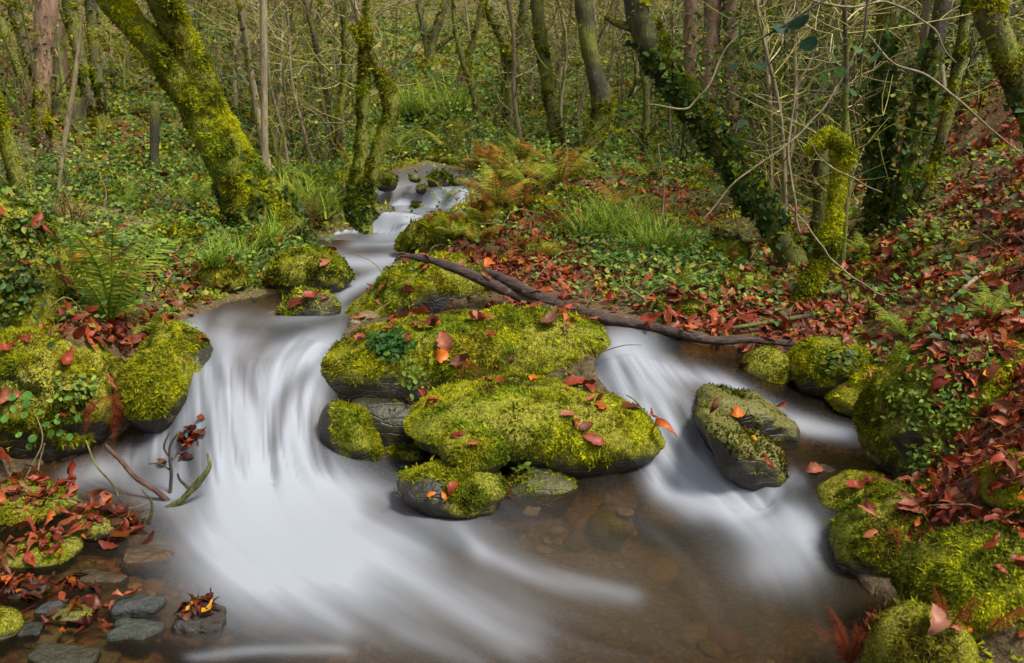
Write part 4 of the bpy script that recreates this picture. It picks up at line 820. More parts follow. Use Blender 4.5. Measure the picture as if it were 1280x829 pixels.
P, N = sample_ground(3000, lambda a, b, P: .35+0*a, 24); m_ = dry(P, .06) & (np.abs(P[:, 2]-T_at(P[:, 0], P[:, 1])) < .05); P, N = P[m_], N[m_]; bag = Bag(); r = np.random.default_rng(33)
dc = np.array([[.10, .06, .03], [.22, .16, .08], [.30, .24, .13], [.06, .04, .025], [.14, .15, .03]])
for i in range(len(P)):
    a = r.uniform(0, 6.28); L = r.uniform(.08, .4)*np.clip(P[i, 1]/5, .6, 2.2); d = np.array([math.cos(a), math.sin(a), abs(r.normal(0, .45))]); q = P[i]+[0, 0, .01]; e = q+d*L; mth = (q+e)/2+r.normal(0, .12, 3)*L+[0, 0, .12*L]; w0 = r.uniform(.0015, .004)*np.clip(P[i, 1]/5, .6, 2)
    V, Fq, Ft = tube([q, mth, e], [w0, w0*.8, w0*.4], 3, 6, cap=False); bag.add(V, Fq=Fq, tint=dc[r.integers(0, 5)])
tag(obj('forest_debris', bag.mesh('forest_debris', M_TWIG)), 'thin dead twigs and stalks strewn over the banks', 'debris', kind='stuff')
# ------------------------------------------------------------------ ferns, grass, leaves
def frond_mesh(name, L, seed, arch=.5, width=.28, cols=((.08, .16, .02), (.12, .2, .025)), pairs=24, droopy=.0, pin=.105):
    r = np.random.default_rng(seed); t = np.linspace(0, 1, 12); th0 = 1.25; ang = th0-arch*2.2*t**1.4
    x = np.concatenate([[0], np.cumsum(np.cos(ang[:-1]))])*L/11; z = np.concatenate([[0], np.cumsum(np.sin(ang[:-1]))])*L/11
    sw = r.normal(0, .12); R_ = np.stack([x, sw*x**2/L, z], 1); bag = Bag(); V, Fq, Ft = tube(R_, np.linspace(.004, .001, 12)*L/.5, 4, 20, cap=False); bag.add(V, Fq=Fq, tint=np.array(cols[0])*.8)
    C_ = catmull(R_, 200); Tn = np.gradient(C_, axis=0); Tn /= np.linalg.norm(Tn, axis=1, keepdims=True)
    for i in range(pairs):
        u = .16+.83*i/(pairs-1); k = int(u*199); p = C_[k]; tg = Tn[k]; side = np.cross(tg, [0, 0, 1.]); side /= np.linalg.norm(side)+1e-9; up = np.cross(side, tg)
        ln = L*width*math.sin(math.pi*min(1, (u*.86+.12)))**.9*(1.05-u*.45)*(1+r.normal(0, .06))
        if ln < .004: ln = .004
        for sg in (-1, 1):
            d = side*sg*.93+tg*.36+up*(-.10-droopy+r.normal(0, .08)); d /= np.linalg.norm(d); nrm = up-d*np.dot(up, d); nrm /= np.linalg.norm(nrm); yv = np.cross(nrm, d)
            m = 6; wd = L*width*pin; vs, fs = [], []
            for q in range(m+1):
                f = q/m; ww = wd*(1-f**1.6)*(1 if q % 2 == 0 else .55)*.5+wd*.04; c0 = p+d*ln*f+nrm*(-.25*ln*f*f)
                vs += [c0-yv*ww, c0+yv*ww]
            for q in range(m): fs.append([2*q, 2*q+1, 2*q+3, 2*q+2])
            c = np.array(cols[r.integers(len(cols))])*(1+r.normal(0, .15)); bag.add(np.array(vs), Fq=np.array(fs), tint=np.clip(c, .004, .8))
    return bag.mesh(name, M_FERN)
GF = ((.14, .22, .02), (.22, .30, .03), (.30, .34, .04)); OF = ((.38, .13, .02), (.34, .22, .03), (.26, .08, .02), (.24, .24, .03)); YF = ((.28, .29, .03), (.38, .33, .03), (.2, .26, .03)); RF = ((.20, .03, .012), (.27, .05, .015), (.14, .02, .01))
FR = {k: [frond_mesh('frond', .5, i*5+j, arch=.35+.15*j, cols=c, droopy=(.5 if k == 'r' else .05), width=(.24 if k == 'g' else .2 if k == 'r' else .32), pin=(.06 if k == 'r' else .105), pairs=(30 if k == 'r' else 24)) for j in range(3)] for i, (k, c) in enumerate((('g', GF), ('o', OF), ('y', YF), ('r', RF)))}
def fern(label, px, py, size_px, kind='g', n=6, spread=6.28, face=0, tilt=0, Y=None, group=None, name='fern', hit=None, up=0.):
    if Y is None: h, nn_ = hit if hit else cast_px(px, py); 
    else: h = at(px, py, Y)
    if h is None: return
    o = root(name, h, label, 'fern', group); s = pxm(size_px, h[1])/.45; r = np.random.default_rng(int(px*3+py))
    for i in range(n):
        f = obj('frond', FR[kind if i % 3 or kind in 'gr' else 'ygo'[(int(px)+i//3) % 3]][i % 3], o); a = face+(spread*(i+.5)/n-spread/2)+r.normal(0, .15); f.rotation_euler = (r.normal(0, .22), tilt+r.normal(0, .22)-up, a); k = s*r.uniform(.55, 1.2); f.scale = (k, k*r.uniform(.8, 1.15), k*r.uniform(.75, 1.1))
    return o
PI = math.pi
fern('big bright green fern spreading its fronds on the left bank', 140, 412, 150, 'g', 11, 6.28, 0, -.12)
fern('small green fern fronds hanging over the left bank lip', 185, 410, 75, 'g', 5, 2.2, -.6, .5)
for lb, px, py, s, k in (('orange bracken behind the upper moss mound', 640, 225, 55, 'o'), ('yellow green bracken plant behind the cascade rocks', 668, 245, 60, 'y'), ('orange bracken beside the swollen trunk', 605, 215, 45, 'o'), ('yellowing bracken in front of the swollen trunk', 700, 232, 55, 'y'), ('green fern hanging over the right lip of the cascade', 560, 262, 45, 'y'),
                         ('yellow bracken left of the grass tussocks', 605, 285, 45, 'y'), ('red brown bracken lying below the grassy bank', 690, 285, 40, 'r'), ('rusty bracken among the orange ferns', 655, 262, 40, 'r'), ('green fern by the stream above the cascade', 500, 190, 45, 'g'), ('pale fern beside the far mossy log', 530, 185, 40, 'g'), ('green fern at the foot of the forked tree', 470, 185, 40, 'g'), ('small green fern on the slope behind the leaning ivy tree', 815, 225, 34, 'g'), ('rust red fern standing on the middle bank', 720, 330, 36, 'r'), ('orange fern clump on the middle bank', 600, 305, 36, 'o'), ('bright green fern arching over the right bank leaves', 1135, 428, 70, 'g'), ('small green fern at the right above the bank boulder', 1235, 405, 55, 'g'), ('yellow fern beside the shorter driftwood limb', 565, 300, 40, 'y'), ('orange and yellow bracken between the moss mound and the stream', 622, 258, 46, 'o'), ('orange bracken at the foot of the straight lichened trunk', 690, 212, 44, 'o'), ('golden bracken just left of the straight lichened trunk', 655, 205, 44, 'y'), ('red brown bracken beside the mossy rock of the cascade foot', 600, 270, 38, 'r'), ('green fern on the left bank opposite the cascade', 400, 235, 40, 'g'), ('drooping fern near the left bank grass', 372, 262, 44, 'y'), ('fern in the left undergrowth near the dark post', 160, 262, 40, 'g'), ('fern in the left undergrowth under the big leaning tree', 245, 262, 40, 'g'), ('tiny red fern on the left bank by the fall', 235, 350, 40, 'r'), ('orange fern tips on the left bank behind the big fern', 90, 335, 30, 'o')):
    fern(lb, px, py, s*(1.0 if 560 < px < 730 else 1.1), k, 11 if 560 < px < 730 else 8, 6.28, px*.7, .15)
for lb, px, py, s, k in (('small green fern between the grass and the bent mossy branch', 905, 318, 36, 'g'), ('small yellow fern above the driftwood', 850, 368, 34, 'y'), ('red bracken under the leaning ivy tree', 870, 290, 44, 'r'), ('orange bracken tips behind the middle bank grass', 770, 262, 44, 'o'), ('red brown bracken right of the orange fern clump', 650, 318, 40, 'r'), ('green fern at the foot of the right thicket', 1075, 318, 40, 'g'), ('yellow fern left of the upper cascade', 440, 215, 40, 'y'), ('dull orange bracken by the moss mound of the middle bank', 720, 290, 40, 'o'), ('green fern among the leaves of the right slope', 1165, 300, 36, 'g'), ('yellow green bracken below the far mossy log', 560, 192, 44, 'y')):
    fern(lb, px, py, s*1.15, k, 6, 6.28, px*.3, .2)
fern('rusty dead bracken frond draped over the rounded right boulder', 1120, 660, 62, 'r', 2, .5, -2.2, .9)
fern('rust red bracken frond rising at the lower frame edge', 1062, 835, 80, 'r', 10, 2.4, PI/2, -.1, Y=2.1)
fern('tall red dead bracken in front of the corner hummock', 1182, 800, 85, 'r', 4, 2.4, .6, .0, Y=1.95)
fern('red dead bracken crossing the corner hummock', 1235, 790, 75, 'r', 3, 1.6, .3, .4, Y=2.0)
fern('hanging red bracken below the left mossy block', 150, 490, 60, 'r', 3, 1.2, -1.5, 1.6, Y=3.75)
fern('second hanging red bracken on the left mossy block', 118, 495, 55, 'r', 2, .8, -1.5, 1.6, Y=3.7)
fern('red bracken stalk beside the small mossy block under the boulders', 628, 600, 36, 'r', 3, 1.5, -1.4, .9, Y=3.4)
fern('dead brown bracken hanging on the front of the largest boulder', 590, 450, 30, 'r', 4, 1.8, -1.5, 1.3, Y=3.98)
# grass tussocks
def grass_mesh(seed, n=130, L=.3, cols=((.15, .28, .025), (.24, .36, .035), (.33, .36, .05))):
    r = np.random.default_rng(seed); bag = Bag()
    for i in range(n):
        a = r.uniform(0, 6.28); tl = r.uniform(.1, .9); l = L*r.uniform(.5, 1.1); b = np.array([r.normal(0, .05), r.normal(0, .05), 0]); d = np.array([math.cos(a), math.sin(a), 0]); sd = np.array([-d[1], d[0], 0]); vs = []
        for q in range(5):
            f = q/4; p = b+d*l*(math.sin(tl)*f+.35*f*f)+np.array([0, 0, l*(math.cos(tl)*f-.45*f*f*tl)]); wd = .006*(1-f*.9)*L/.3; vs += [p-sd*wd, p+sd*wd]
        bag.add(np.array(vs), Fq=np.array([[2*q, 2*q+1, 2*q+3, 2*q+2] for q in range(4)]), tint=np.array(cols[r.integers(len(cols))])*(1+r.normal(0, .15)))
    return bag.mesh('grass_tuft', M_FERN)
GM = [grass_mesh(s) for s in range(4)]+[grass_mesh(11, 150, .3, ((.3, .22, .08), (.22, .18, .05), (.2, .1, .04)))]
GRL = 'fresh green grass tuft on the bank behind the driftwood'
for i, (px, py, s, k, lb, g) in enumerate([(735,300,46,0,GRL,1),(765,298,52,1,GRL,1),(790,302,46,2,GRL,1),(812,318,46,3,GRL,1),(835,322,50,0,GRL,1),(860,328,44,1,GRL,1),(752,282,40,2,GRL,1),(800,286,40,1,GRL,1),
        (372,262,52,1,'grass tuft hanging over the left bank by the big leaning tree',0),(398,272,48,2,'grass tuft right of the others on the left bank brink',0),(376,282,42,4,'withered straw coloured grass tuft hanging over the left bank',0),(335,306,40,0,'grass tuft on the upright moss mound',0),(270,332,40,1,'grass tuft on the left bank behind the big fern',0),(300,330,42,3,'grass tuft between the big fern and the moss mound',0),(540,148,50,1,'bright grass patch by the far mossy log',0),(570,150,50,2,'second bright grass patch right beside the far mossy log',0),(505,150,40,0,'grass patch left of the far clearing',0),
        (90,285,44,4,'dry straw grass tuft in the left undergrowth',0),(640,440,18,0,'thin grass blades growing on the front of the largest boulder',0)]):
    h, nn_ = cast_px(px, py)
    if h is None: continue
    sc = pxm(s, h[1])/.23; o = obj('grass_tuft', GM[k], None, h); o.scale = (sc, sc, sc); o.rotation_euler = (0, 0, i*1.3); tag(o, lb, 'grass tuft', 'grass tufts on the middle bank' if g else None)
# single fallen leaves
def one_leaf(label, px, py, size_px, col, ang, stand=0., name='fallen_leaf', wide=1., group=None):
    h, nn_ = cast_px(px, py)
    if h is None: return
    L = pxm(size_px, h[1])*1.15; me = mesh('fallen_leaf', [BE_V, BE_C1, BE_C2][int(px) % 3]*[L, L*1.35*wide, L*1.2]-[L*.5, 0, 0], [BE_F], M_LITTER, {'tint': np.tile(col, (len(BE_V), 1))})
    nv = Vector(nn_)+Vector((0, -stand, .2)); R = frames(np.array([nv.normalized()[:]]), np.array([0.]))[0]
    o = obj(name, me, None, h+np.array(nv.normalized())*.018+np.array([0, 0, stand*.02])); o.rotation_euler = (Matrix(R.tolist())@Matrix.Rotation(ang, 3, 'Z')).to_euler(); tag(o, label, 'leaf', group)
OR, RD, PK, BR, YL, DK = (.5, .13, .012), (.22, .035, .014), (.27, .085, .05), (.13, .05, .025), (.52, .28, .015), (.10, .02, .01)
for a in [('pinkish red leaf standing up on the face of the largest boulder', 556, 432, 34, PK, 1.9, .9), ('bright orange leaf on the face of the largest boulder', 553, 447, 20, OR, .2, .6, 'fallen_leaf', 1.6),
          ('broad torn brown leaf on the right top of the largest boulder', 686, 408, 40, BR, 2.7), ('pale red leaf at the left shoulder of the largest boulder', 452, 430, 26, PK, .3), ('small red leaf on the left top of the largest boulder', 490, 406, 16, RD, 1.), ('red leaf below the small one on the left top of the largest boulder', 488, 416, 20, PK, 2.), ('brown leaf at the back left edge of the largest boulder', 515, 396, 24, BR, .6), ('red leaf on the centre top of the largest boulder', 590, 402, 30, PK, 3.), ('dull red leaf left of the centre on the largest boulder', 545, 410, 34, DK, .1), ('reddish leaf hanging on the dark green moss of the largest boulder', 510, 427, 20, RD, 1.6, .5), ('second brown leaf overlapping the torn one on the largest boulder', 706, 412, 16, BR, .9),
          ('brown dead leaf above the bracken on the largest boulder', 578, 452, 26, BR, .5, .5), ('small leaf on the right face of the largest boulder', 640, 450, 12, BR, 1.4, .4), ('red leaf between the two middle boulders', 720, 481, 30, RD, .4, .2), ('second red leaf between the two middle boulders at right', 738, 487, 22, RD, 2.2, .2), ('orange leaf tucked under the right end of the largest boulder', 668, 482, 20, OR, .2, .2),
          ('long red leaf lying lowest on the leaning middle boulder', 741, 551, 28, RD, 2.6), ('dark red leaf above the long one on the middle boulder', 732, 535, 22, DK, .4), ('pink red leaf left of the dark one on the middle boulder', 708, 521, 20, PK, 2.8), ('orange brown leaf near the back edge of the middle boulder', 737, 507, 20, PK, .3), ('dark curled leaf at the right back edge of the middle boulder', 786, 512, 30, DK, 2.3), ('red leaf at the right nose of the middle boulder', 812, 525, 16, RD, 1.2, .3), ('rust leaf next to the pink one on the middle boulder', 718, 530, 16, RD, 1.3),
          ('bright orange leaf on the dark slab in the right channel', 922, 518, 18, OR, .1, 0, 'fallen_leaf', 1.5), ('yellow leaf on the brown green slab in the right channel', 942, 552, 16, YL, .3), ('brown leaf in the seam of the right channel slabs', 930, 538, 18, BR, .1), ('tiny yellow leaf on the brown green slab', 935, 565, 8, YL, 1.),
          ('red leaf on the flat brown stone at the right pool spill', 1018, 588, 26, PK, .2), ('red leaf on the low grey stone at the pool edge', 568, 612, 22, RD, 1.2, .3), ('small orange leaf on the low grey stone', 540, 620, 12, OR, .4, .2), ('second small orange leaf on the low grey stone nearer the moss', 555, 622, 12, OR, 2., .2),
          ('large brown leaf lying on the right bank boulder', 1190, 445, 44, PK, .2), ('red leaf on the front of the right bank boulder', 1172, 500, 30, RD, 1.9, .4), ('big orange brown leaf above the rounded right boulder', 1195, 628, 46, (.38, .13, .06), .4), ('pale brown leaf on the crest of the rounded right boulder', 1140, 640, 36, PK, .2), ('large tan leaf standing on the rock at the lower frame edge', 1165, 782, 44, (.3, .13, .08), 1.2, .9), ('red leaf on the low dark rock at the right pool', 1070, 612, 28, RD, .3), ('second red leaf on the low dark rock at the right pool', 1085, 606, 22, DK, 1.3), ('yellow leaf high on the right bank', 1235, 470, 24, YL, .3),
          ('large red leaf on the left mossy block', 80, 455, 30, RD, .6), ('red leaf at the left frame edge on the mossy block', 8, 440, 26, RD, .2), ('pinkish leaf at the left edge above the round green leaves', 10, 497, 34, PK, .1, .5), ('red leaf on the small mound under the big fern', 170, 428, 28, PK, 1.2, .4), ('pale brown curled leaf over the left bank lip', 212, 385, 26, BR, .3), ('red leaf beside the curled one on the left bank lip', 232, 375, 28, RD, 2.4, .3),
          ('red leaf on the wet flat rock of the upper stream', 392, 374, 24, RD, .3), ('dark red leaf left on the wet flat rock of the upper stream', 372, 380, 24, DK, .6), ('red leaf on top of the round mossy rock', 405, 330, 18, PK, .5)]:
    one_leaf(*a)
# soaked leaf heaps on the gravel bar: each heap one thing, its leaves parts
def heap(label, px, py, n, spread, seed, sizepx=22, up=.25, cols=(RD, DK, RD, BR, (.26, .045, .015), DK, RD, OR)):
    h, nn_ = cast_px(px, py)
    if h is None: return
    o = root('leaf_heap', h, label, 'leaf heap'); r = np.random.default_rng(seed); s = pxm(spread, h[1])
    for i in range(n):
        p = np.array([r.normal(0, s*.5), r.normal(0, s*.45), 0]); x, y = h[0]+p[0], h[1]+p[1]; g, _ = drop(x, y); z = (max(g[2], float(W_of(warp(np.array(x), np.array(y))))) if g is not None else h[2])-h[2]+.01+up*.55*s*r.random()*math.exp(-(p[0]**2+p[1]**2)/(s*s*.5))*1.6
        L = pxm(sizepx, h[1])*r.uniform(.8, 1.5); me = mesh('leaf', [BE_V, BE_C1, BE_C2][i % 3]*[L, L*r.uniform(.9, 1.5), L*r.uniform(-1.3, 1.6)]-[L*.5, 0, 0], [BE_F], M_LITTER, {'tint': np.tile(np.array(cols[i % len(cols)])*.5*(1+r.normal(0, .3)), (len(BE_V), 1))})
        l = obj('leaf', me, o, (p[0], p[1], z)); l.rotation_euler = (r.normal(0, .45), r.normal(0, .4), r.uniform(0, 6.28))
heap('heap of wet red leaves caught among the twigs in the shallows', 150, 648, 34, 48, 1)
heap('clump of dark red leaves on a stone at the edge of the white water', 252, 762, 34, 28, 2, 18, .7, (DK, RD, DK, DK, BR, YL))
heap('red leaves soaking at the left frame edge of the gravel bar', 20, 735, 22, 40, 3, 22, .2)
heap('red leaves around the orange leaf in the lower left shallows', 85, 738, 20, 45, 4, 18, .1)
heap('red leaves washed together near the slate slabs', 100, 790, 22, 55, 5, 20, .12)
heap('small heap of leaves at the end of the leaning stick', 240, 610, 20, 26, 6, 17, .5)
heap('red leaves lying on the low mossy rock by the left frame edge', 50, 622, 12, 36, 7, 18, .1)
# twigs
def twig(label, pts, Y, name='twig', mat=None, seg=7, cat='twig', side=()):
    Y = min(Y, *[ground_hit(a, b)[1]-.01-dy for a, b, w_, dy in pts]); P = np.array([at(a, b, Y+dy) for a, b, w_, dy in pts]); r = np.array([pxm(w_, Y)/2*(.62 if mat is M_PALEBARK else .9) for a, b, w_, dy in pts]); c = P[0].copy(); P = catmull(P, len(pts)*5); r = np.interp(np.linspace(0, 1, len(P)), np.linspace(0, 1, len(r)), r); P = P+(np.stack([vnoise(P, 9, 3), vnoise(P, 9, 4), vnoise(P, 9, 5)], 1)-.5)*pxm(11, Y); V, Fq, Ft = tube(P, r, seg, len(P)*2, .25, 3, 30)
    o = obj(name, mesh(name, V-c, [Fq, Ft], mat or M_DARKBARK), None, c); tag(o, label, cat)
    for s in side:
        P = np.array([at(a, b, Y+dy) for a, b, w_, dy in s]); r = np.array([pxm(w_, Y)/2 for a, b, w_, dy in s]); V, Fq, Ft = tube(P, r, 6, len(s)*6, .2, 3, 30); obj('side_twig', mesh('side_twig', V-c, [Fq, Ft], mat or M_DARKBARK), o)
    return o
M_REDTWIG = bark_mat('red_twig', (.03, .014, .01), (.12, .06, .04), .85, .95)
twig('thick reddish stick leaning out of the shallows beside the white fall', [(215,636,10,0),(190,612,8,.02),(160,582,7,.05),(134,554,6,.1)], 3.35, 'stick', M_REDTWIG, cat='stick')
twig('thin dark twig poking up left of the thick reddish stick', [(150,624,4,0),(138,600,3,.02),(122,575,3,.03),(104,552,2,.05)], 3.4)
twig('forked dark twig with curled leaves standing in the fall', [(214,620,6,0),(216,590,5,0),(214,560,4,0),(226,540,3,0)], 3.42, side=[[(216,575,4,0),(205,560,3,0),(212,540,2,0)], [(216,590,3,0),(200,580,2,0),(186,580,2,0)]])
twig('knobbly branch curving up beside the white pool', [(200,640,9,0),(225,622,10,0),(245,605,11,.02),(258,588,7,.03),(256,570,3,.05)], 3.3, 'branch', cat='branch', side=[[(236,610,6,0),(225,600,4,0),(222,592,3,0)]])
twig('thin twig arching over the low mossy rock at left', [(0,640,3,0),(40,628,3,0),(90,622,3,0),(125,640,2,0)], 3.2)
twig('pale twig lying across the red leaf heap', [(60,618,3,0),(100,628,3,0),(150,640,2,0),(188,630,3,0)], 3.25, mat=M_PALEBARK)
twig('dark twig sticking up from the red leaf heap', [(186,655,6,0),(192,630,4,0),(180,612,2,0)], 3.15)
twig('tiny dark twig on the right fall', [(780,495,2,0),(795,505,2,0),(805,515,2,0)], 3.75)
for lb, pts, Y in (('long pale bare twig arching across the upper right to the frame edge', [(1085,45,4,0),(1120,82,4,0),(1160,98,5,0),(1200,130,5,0),(1245,170,4,0),(1282,195,3,0)], 3.6), ('pale twig running from the leaf spray to the right thicket', [(1000,-5,5,0),(1060,10,5,0),(1110,0,5,0),(1160,28,4,0),(1196,78,2,0)], 3.8), ('tall wavy pale stem rising beside the bent mossy branch', [(1000,290,4,0),(990,250,5,0),(986,180,5,0),(1000,110,4,0),(1015,70,3,0)], 4.6), ('pale forked stem crossing in front of the bent mossy branch', [(880,275,3,0),(930,222,4,0),(990,172,4,0),(1040,120,4,0),(1072,65,3,0)], 4.5), ('thin curved twig in front of the leaning ivy tree', [(815,135,3,0),(860,135,4,0),(885,98,4,0),(905,65,3,0),(925,45,2,0)], 4.2), ('thin pale runner crossing the foot of the bent mossy branch', [(985,255,3,0),(1030,310,4,0),(1070,350,4,0),(1110,372,3,0)], 4.7), ('slender drooping stem hanging from the right thicket', [(1012,178,2,0),(1040,210,3,0),(1070,225,3,0),(1100,240,2,0)], 4.9), ('straight dry grass stalk in front of the swollen trunk', [(708,262,2,0),(709,200,2,0),(712,165,2,0)], 7.5), ('dry stalk standing before the grassy bank', [(832,292,3,0),(830,230,3,0),(822,180,2,0)], 6.5), ('pale curved stalk in the left undergrowth', [(120,300,3,0),(128,255,3,0),(130,215,2,0)], 5.2), ('dead bent twig lying on the middle bank', [(775,335,3,0),(795,365,4,0),(830,385,4,0),(842,378,2,0)], 5.3), ('dry root hanging below the left mossy block', [(20,610,3,0),(45,580,3,0),(52,545,3,0),(45,515,2,0)], 3.55), ('second dry root hanging below the left mossy block', [(40,612,4,0),(50,585,4,0),(55,555,3,0)], 3.5)):
    twig(lb, pts, Y, mat=M_PALEBARK)
# spray of dark leaves hanging in the upper right
def leafy_branch(label, pts, Y, leaves, col, group=None):
    o = twig(label, [(a, b, 3, 0) for a, b in pts], Y, 'leafy_branch', cat='branch'); c = np.array(o.location)
    k = 14; th = np.linspace(0, 6.283, k+1)[:-1]; V = np.array([[.5-.5*math.cos(t)*(1 if math.cos(t) > 0 else .95), .40*math.sin(t), .06*math.cos(2*t)] for t in th]+[[.5, 0, -.05]]); Fc = np.array([[i, (i+1) % k, k] for i in range(k)])
    r = np.random.default_rng(int(pts[0][0]))
    for a, b, s in leaves:
        L = pxm(s, Y); l = obj('leaf', mesh('leaf', V*L-[L*.5, 0, 0], [Fc], M_LEAF, {'tint': np.tile(np.array(col)*(1+r.normal(0, .25)), (len(V), 1))}), o, at(a, b, Y+r.normal(0, .08))-c); l.rotation_euler = (r.normal(.9, .35), r.normal(0, .35), r.uniform(0, 6.28))
leafy_branch('spray of large dark blue green leaves hanging at upper right', [(1040,-5), (990,25), (945,50), (925,60)], 3.2, [(925,40,26),(942,66,30),(975,35,24),(998,28,28),(1010,55,24),(952,82,18),(928,155,18),(918,82,14),(980,65,24)], (.022, .06, .035))
leafy_branch('second spray of dark leaves with one pale leaf at upper right', [(1090,-5), (1080,50), (1075,100), (1070,110)], 3.4, [(1062,112,26),(1082,104,22),(1050,90,20),(1095,70,22),(1070,60,20),(1040,70,22),(1110,40,20),(1030,100,22),(1000,140,18),(1020,125,18)], (.05, .11, .03))
# pennywort on the left block
def pennywort(label, pts, seed):
    r = np.random.default_rng(seed); h0 = None; o = None; k = 12; th = np.linspace(0, 6.283, k+1)[:-1]; V = np.array([[math.cos(t), math.sin(t), .12] for t in th]+[[0, 0, 0]])*.5; Fc = np.array([[i, (i+1) % k, k] for i in range(k)])
    for a, b, s in pts:
        h, nn_ = cast_px(a, b)
        if h is None: continue
        if o is None: h0 = h; o = root('pennywort', h, label, 'plant')
        L = pxm(s, h[1]); c = np.array([.10, .22, .04])*(1+r.normal(0, .15)); l = obj('leaf', mesh('leaf', V*L, [Fc], M_LEAF, {'tint': np.tile(c, (len(V), 1))}), o, h-h0+nn_*.03+np.array([0, -.02, 0])); l.rotation_euler = (.9+r.normal(0, .25), r.normal(0, .3), 0)
pennywort('round leaved pennywort on the left mossy block near the frame edge', [(42,493,13),(34,505,11),(22,497,10),(24,510,9),(5,513,9),(14,520,11),(34,518,10),(5,530,10),(60,527,11),(44,540,11),(28,535,9),(76,524,9),(52,515,8)], 1)
pennywort('round leaved pennywort hanging on the right side of the left mossy block', [(75,535,10),(64,539,9),(86,538,10),(44,552,9),(78,521,8),(98,520,8),(100,490,7),(88,497,7),(110,505,7)], 2)
# small leafy plants on boulders
def herb(label, px, py, w_px, h_px, n, size_px, cols, seed, name='herb'):
    r = np.random.default_rng(seed); P, N = [], []
    for i in range(n):
        h, nn_ = cast_px(px+r.normal(0, w_px*.4), py+r.normal(0, h_px*.4))
        if h is not None: P.append(h); N.append(nn_)
    if not P: return
    P, N = np.array(P), np.array(N); c = P.mean(0); P = P[np.linalg.norm(P-c, axis=1) < .6] if len(P) else P; N = N[:len(P)]; r2 = r.random((len(P), 1))
    bag = leaf_cloud(P+N*(.01+.04*r2), N+np.array([0, -.3, .5]), pxm(size_px, c[1]), cols, seed, LEAF_T, LEAF_F, .5); o = obj(name, bag.mesh(name, M_LEAF, c), None, c); tag(o, label, 'plant')
PG = np.array([[.12, .2, .02], [.18, .26, .03], [.09, .15, .02], [.24, .27, .03]]); DG = np.array([[.02, .075, .01], [.03, .1, .012]])
herb('trailing light green plant on the face of the largest boulder', 518, 468, 24, 30, 60, 9, PG, 1)
herb('patch of dark green haircap moss on the left of the largest boulder', 490, 435, 30, 14, 260, 9, DG, 2, 'haircap_moss')
herb('green plant on the upper face of the right bank boulder', 1170, 505, 60, 50, 420, 7, PG, 3)
herb('green plant beside the pale patch of the right bank boulder', 1165, 575, 44, 36, 260, 7, PG, 4)
herb('leafy plant at the top of the right bank boulder', 1215, 450, 60, 20, 200, 7, PG, 5)
herb('small green plant growing under the middle boulder', 655, 585, 12, 16, 24, 9, PG, 6)
herb('green weeds in the moss of the left block', 95, 490, 40, 22, 120, 8, PG, 7)
herb('ivy growing over the mossy stump at the left frame edge', 20, 340, 60, 90, 260, 9, GREENS, 9, 'ivy_plant')
herb('ivy leaves on the ledge by the trickle', 1050, 450, 30, 16, 70, 9, GREENS, 8, 'ivy_plant')
# shrubs with leaves in the middle and far distance (copies)
def shrub_proto(seed, cols, H=1.4, nl=420, ls=.055):
    r = np.random.default_rng(seed); o = obj('shrub', None); bag = Bag(); tips = []
    for i in range(9):
        a = r.uniform(0, 6.28); P = [np.array([0, 0, -.05])]; d = np.array([math.cos(a)*.5, math.sin(a)*.5, 1.])
        for m in range(4): P.append(P[-1]+(d+r.normal(0, .3, 3))*H/5)
        V, Fq, Ft = tube(P, np.linspace(.011, .003, 5), 4, 12, cap=False); bag.add(V, Fq=Fq, tint=(.09, .07, .035)); tips += P[2:]
    obj('stem', bag.mesh('stem', M_TWIG), o); tips = np.array(tips); P = tips[r.integers(0, len(tips), nl)]+r.normal(0, .16*H, (nl, 3)); P[:, 2] = np.abs(P[:, 2])
    obj('foliage', leaf_cloud(P, np.tile([0, -.2, 1.], (nl, 1)), ls, np.array(cols), seed, LEAF_T, LEAF_F, .5).mesh('foliage', M_LEAF), o); return o
SP = [shrub_proto(1, GREENS), shrub_proto(2, [[.05, .12, .06], [.07, .14, .08], [.04, .09, .05]]), shrub_proto(3, [[.14, .16, .02], [.18, .2, .03], [.1, .14, .02]]), shrub_proto(4, GREENS, 1., 300, .05)]
SU = [0]*4
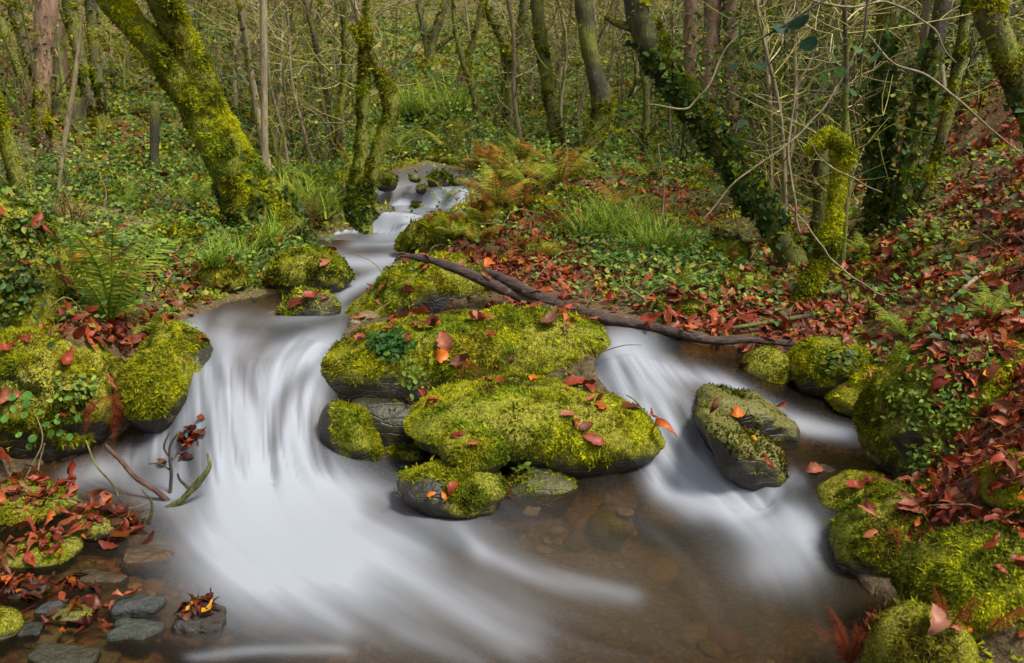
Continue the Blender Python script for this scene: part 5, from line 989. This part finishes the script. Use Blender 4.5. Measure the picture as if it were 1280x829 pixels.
for i, (px, py, Y, k, s, lb, g) in enumerate([(370,170,11,1,1.3,'blue green leafy shrub left of the forked tree',0),(385,120,14,1,1.5,'blue green shrub farther up behind the first one',0),(410,215,10,3,.7,'low green shrub at the foot of the forked tree',0),(850,140,10,0,1.3,'green shrub beside the top of the leaning ivy tree',0),(1010,250,7.5,0,1.,'ivy shrub behind the bent mossy branch',0),(1080,260,7.2,0,1.1,'leafy shrub around the dark ivy covered trunk',0),(1150,200,7.5,0,1.,'leafy shrub right of the thicket stems',0),(1200,150,8,3,1.2,'leafy shrub on the upper right slope',0),(1030,120,9,0,1.5,'shrub behind the dark leaf spray',0),(960,190,9,2,1.1,'yellow green shrub behind the leaning ivy tree',0),(20,60,9,2,1.,'yellow green shrub in the upper left corner',0),(30,300,5.6,0,.55,'dark ivy shrub at the left frame edge above the fern',0),(590,210,10,2,.6,'yellow bush beside the upper stream',0),(900,120,12,2,1.4,'yellow green bush far behind the leaning ivy tree',0),(780,130,14,2,1.3,'far yellow green bush behind the swollen trunk',0),(660,100,17,2,1.3,'far yellow green bush behind the forked top tree',0),(480,70,18,2,1.5,'far yellow green bush above the forked tree',0),(250,70,16,2,1.5,'yellow green bush far behind the twin trunk tree',0),(1180,60,12,0,1.6,'tall green shrub in the upper right background',0),(290,40,18,0,1.5,'green bush high on the left hillside',0),(720,40,22,2,1.6,'yellow bush high on the far hillside',0),(830,40,20,0,1.8,'green bush high behind the conifer trunks',0)]):
    o = SP[k] if not SU[k] else copy_tree(SP[k]); SU[k] = 1; p = at(px, py, Y); o.location = (p[0], p[1], float(T_at(p[0], p[1]))); o.scale = (s, s, s); o.rotation_euler = (0, 0, i*1.1); tag(o, lb, 'shrub')
# bed pebbles and thin trickle
P, N = sample_ground(9000, lambda a, b, P: np.clip(blobs(a, b, [(90,740,170,90,1.6),(720,640,160,40,.9),(250,800,160,40,.6),(1050,600,70,40,.5),(330,405,80,20,.5),(800,760,300,80,.08)]), 0, 1), 31, 1.3, 8, True)
m_ = np.abs(P[:, 2]-T_at(P[:, 0], P[:, 1])) < .012; P, N = P[m_], N[m_]; n = len(P); r = np.random.default_rng(12); UV, UF = ICO[2]; cs = np.array([[.16, .11, .055], [.08, .06, .035], [.26, .2, .12], [.14, .065, .03], [.11, .11, .085]]); bag = Bag()
s = r.uniform(.008, .03, n); s[::7] *= 2.4; S = np.stack([s*r.uniform(.8, 1.5, n), s, s*.5], 1); stamp_bag(bag, UV*(1+(fbm(UV, 1.5, 2, 3)[:, None]-.5)*.4), UF, P, frames(N*.5+np.array([0, 0, 1.])+r.normal(0, .15, (n, 3)), r.random(n)*6.28), S, cs[r.integers(0, 5, n)]*(1+r.normal(0, .2, (n, 1))))
tag(obj('gravel', bag.mesh('gravel', M_STONE)), 'brown pebbles of the stream bed and gravel bar', 'gravel', kind='stuff')
V, Fq, Ft = [], [], []
U = np.linspace(0, 1, 14); A = np.linspace(-1, 1, 9); g = np.array([[at(978+a*10+u*8, 452+u*62, 4.72-.08*math.sin(u*1.5)-.02*math.cos(a*5))for a in A] for u in U]).reshape(-1, 3); i = np.arange(13)[:, None]*9+np.arange(8)[None]
fm = np.array([[.55*(.35+.65*abs(math.sin(a*4.3+1)))*(.4+.6*u) for a in A] for u in U]).ravel()
tag(obj('water_trickle', mesh('water_trickle', g, [np.stack([i, i+1, i+10, i+9], -1).reshape(-1, 4)], M_WATER, {'foam': fm, 'murk': fm*0})), 'thin white trickle falling into the right channel under the driftwood end', 'waterfall')
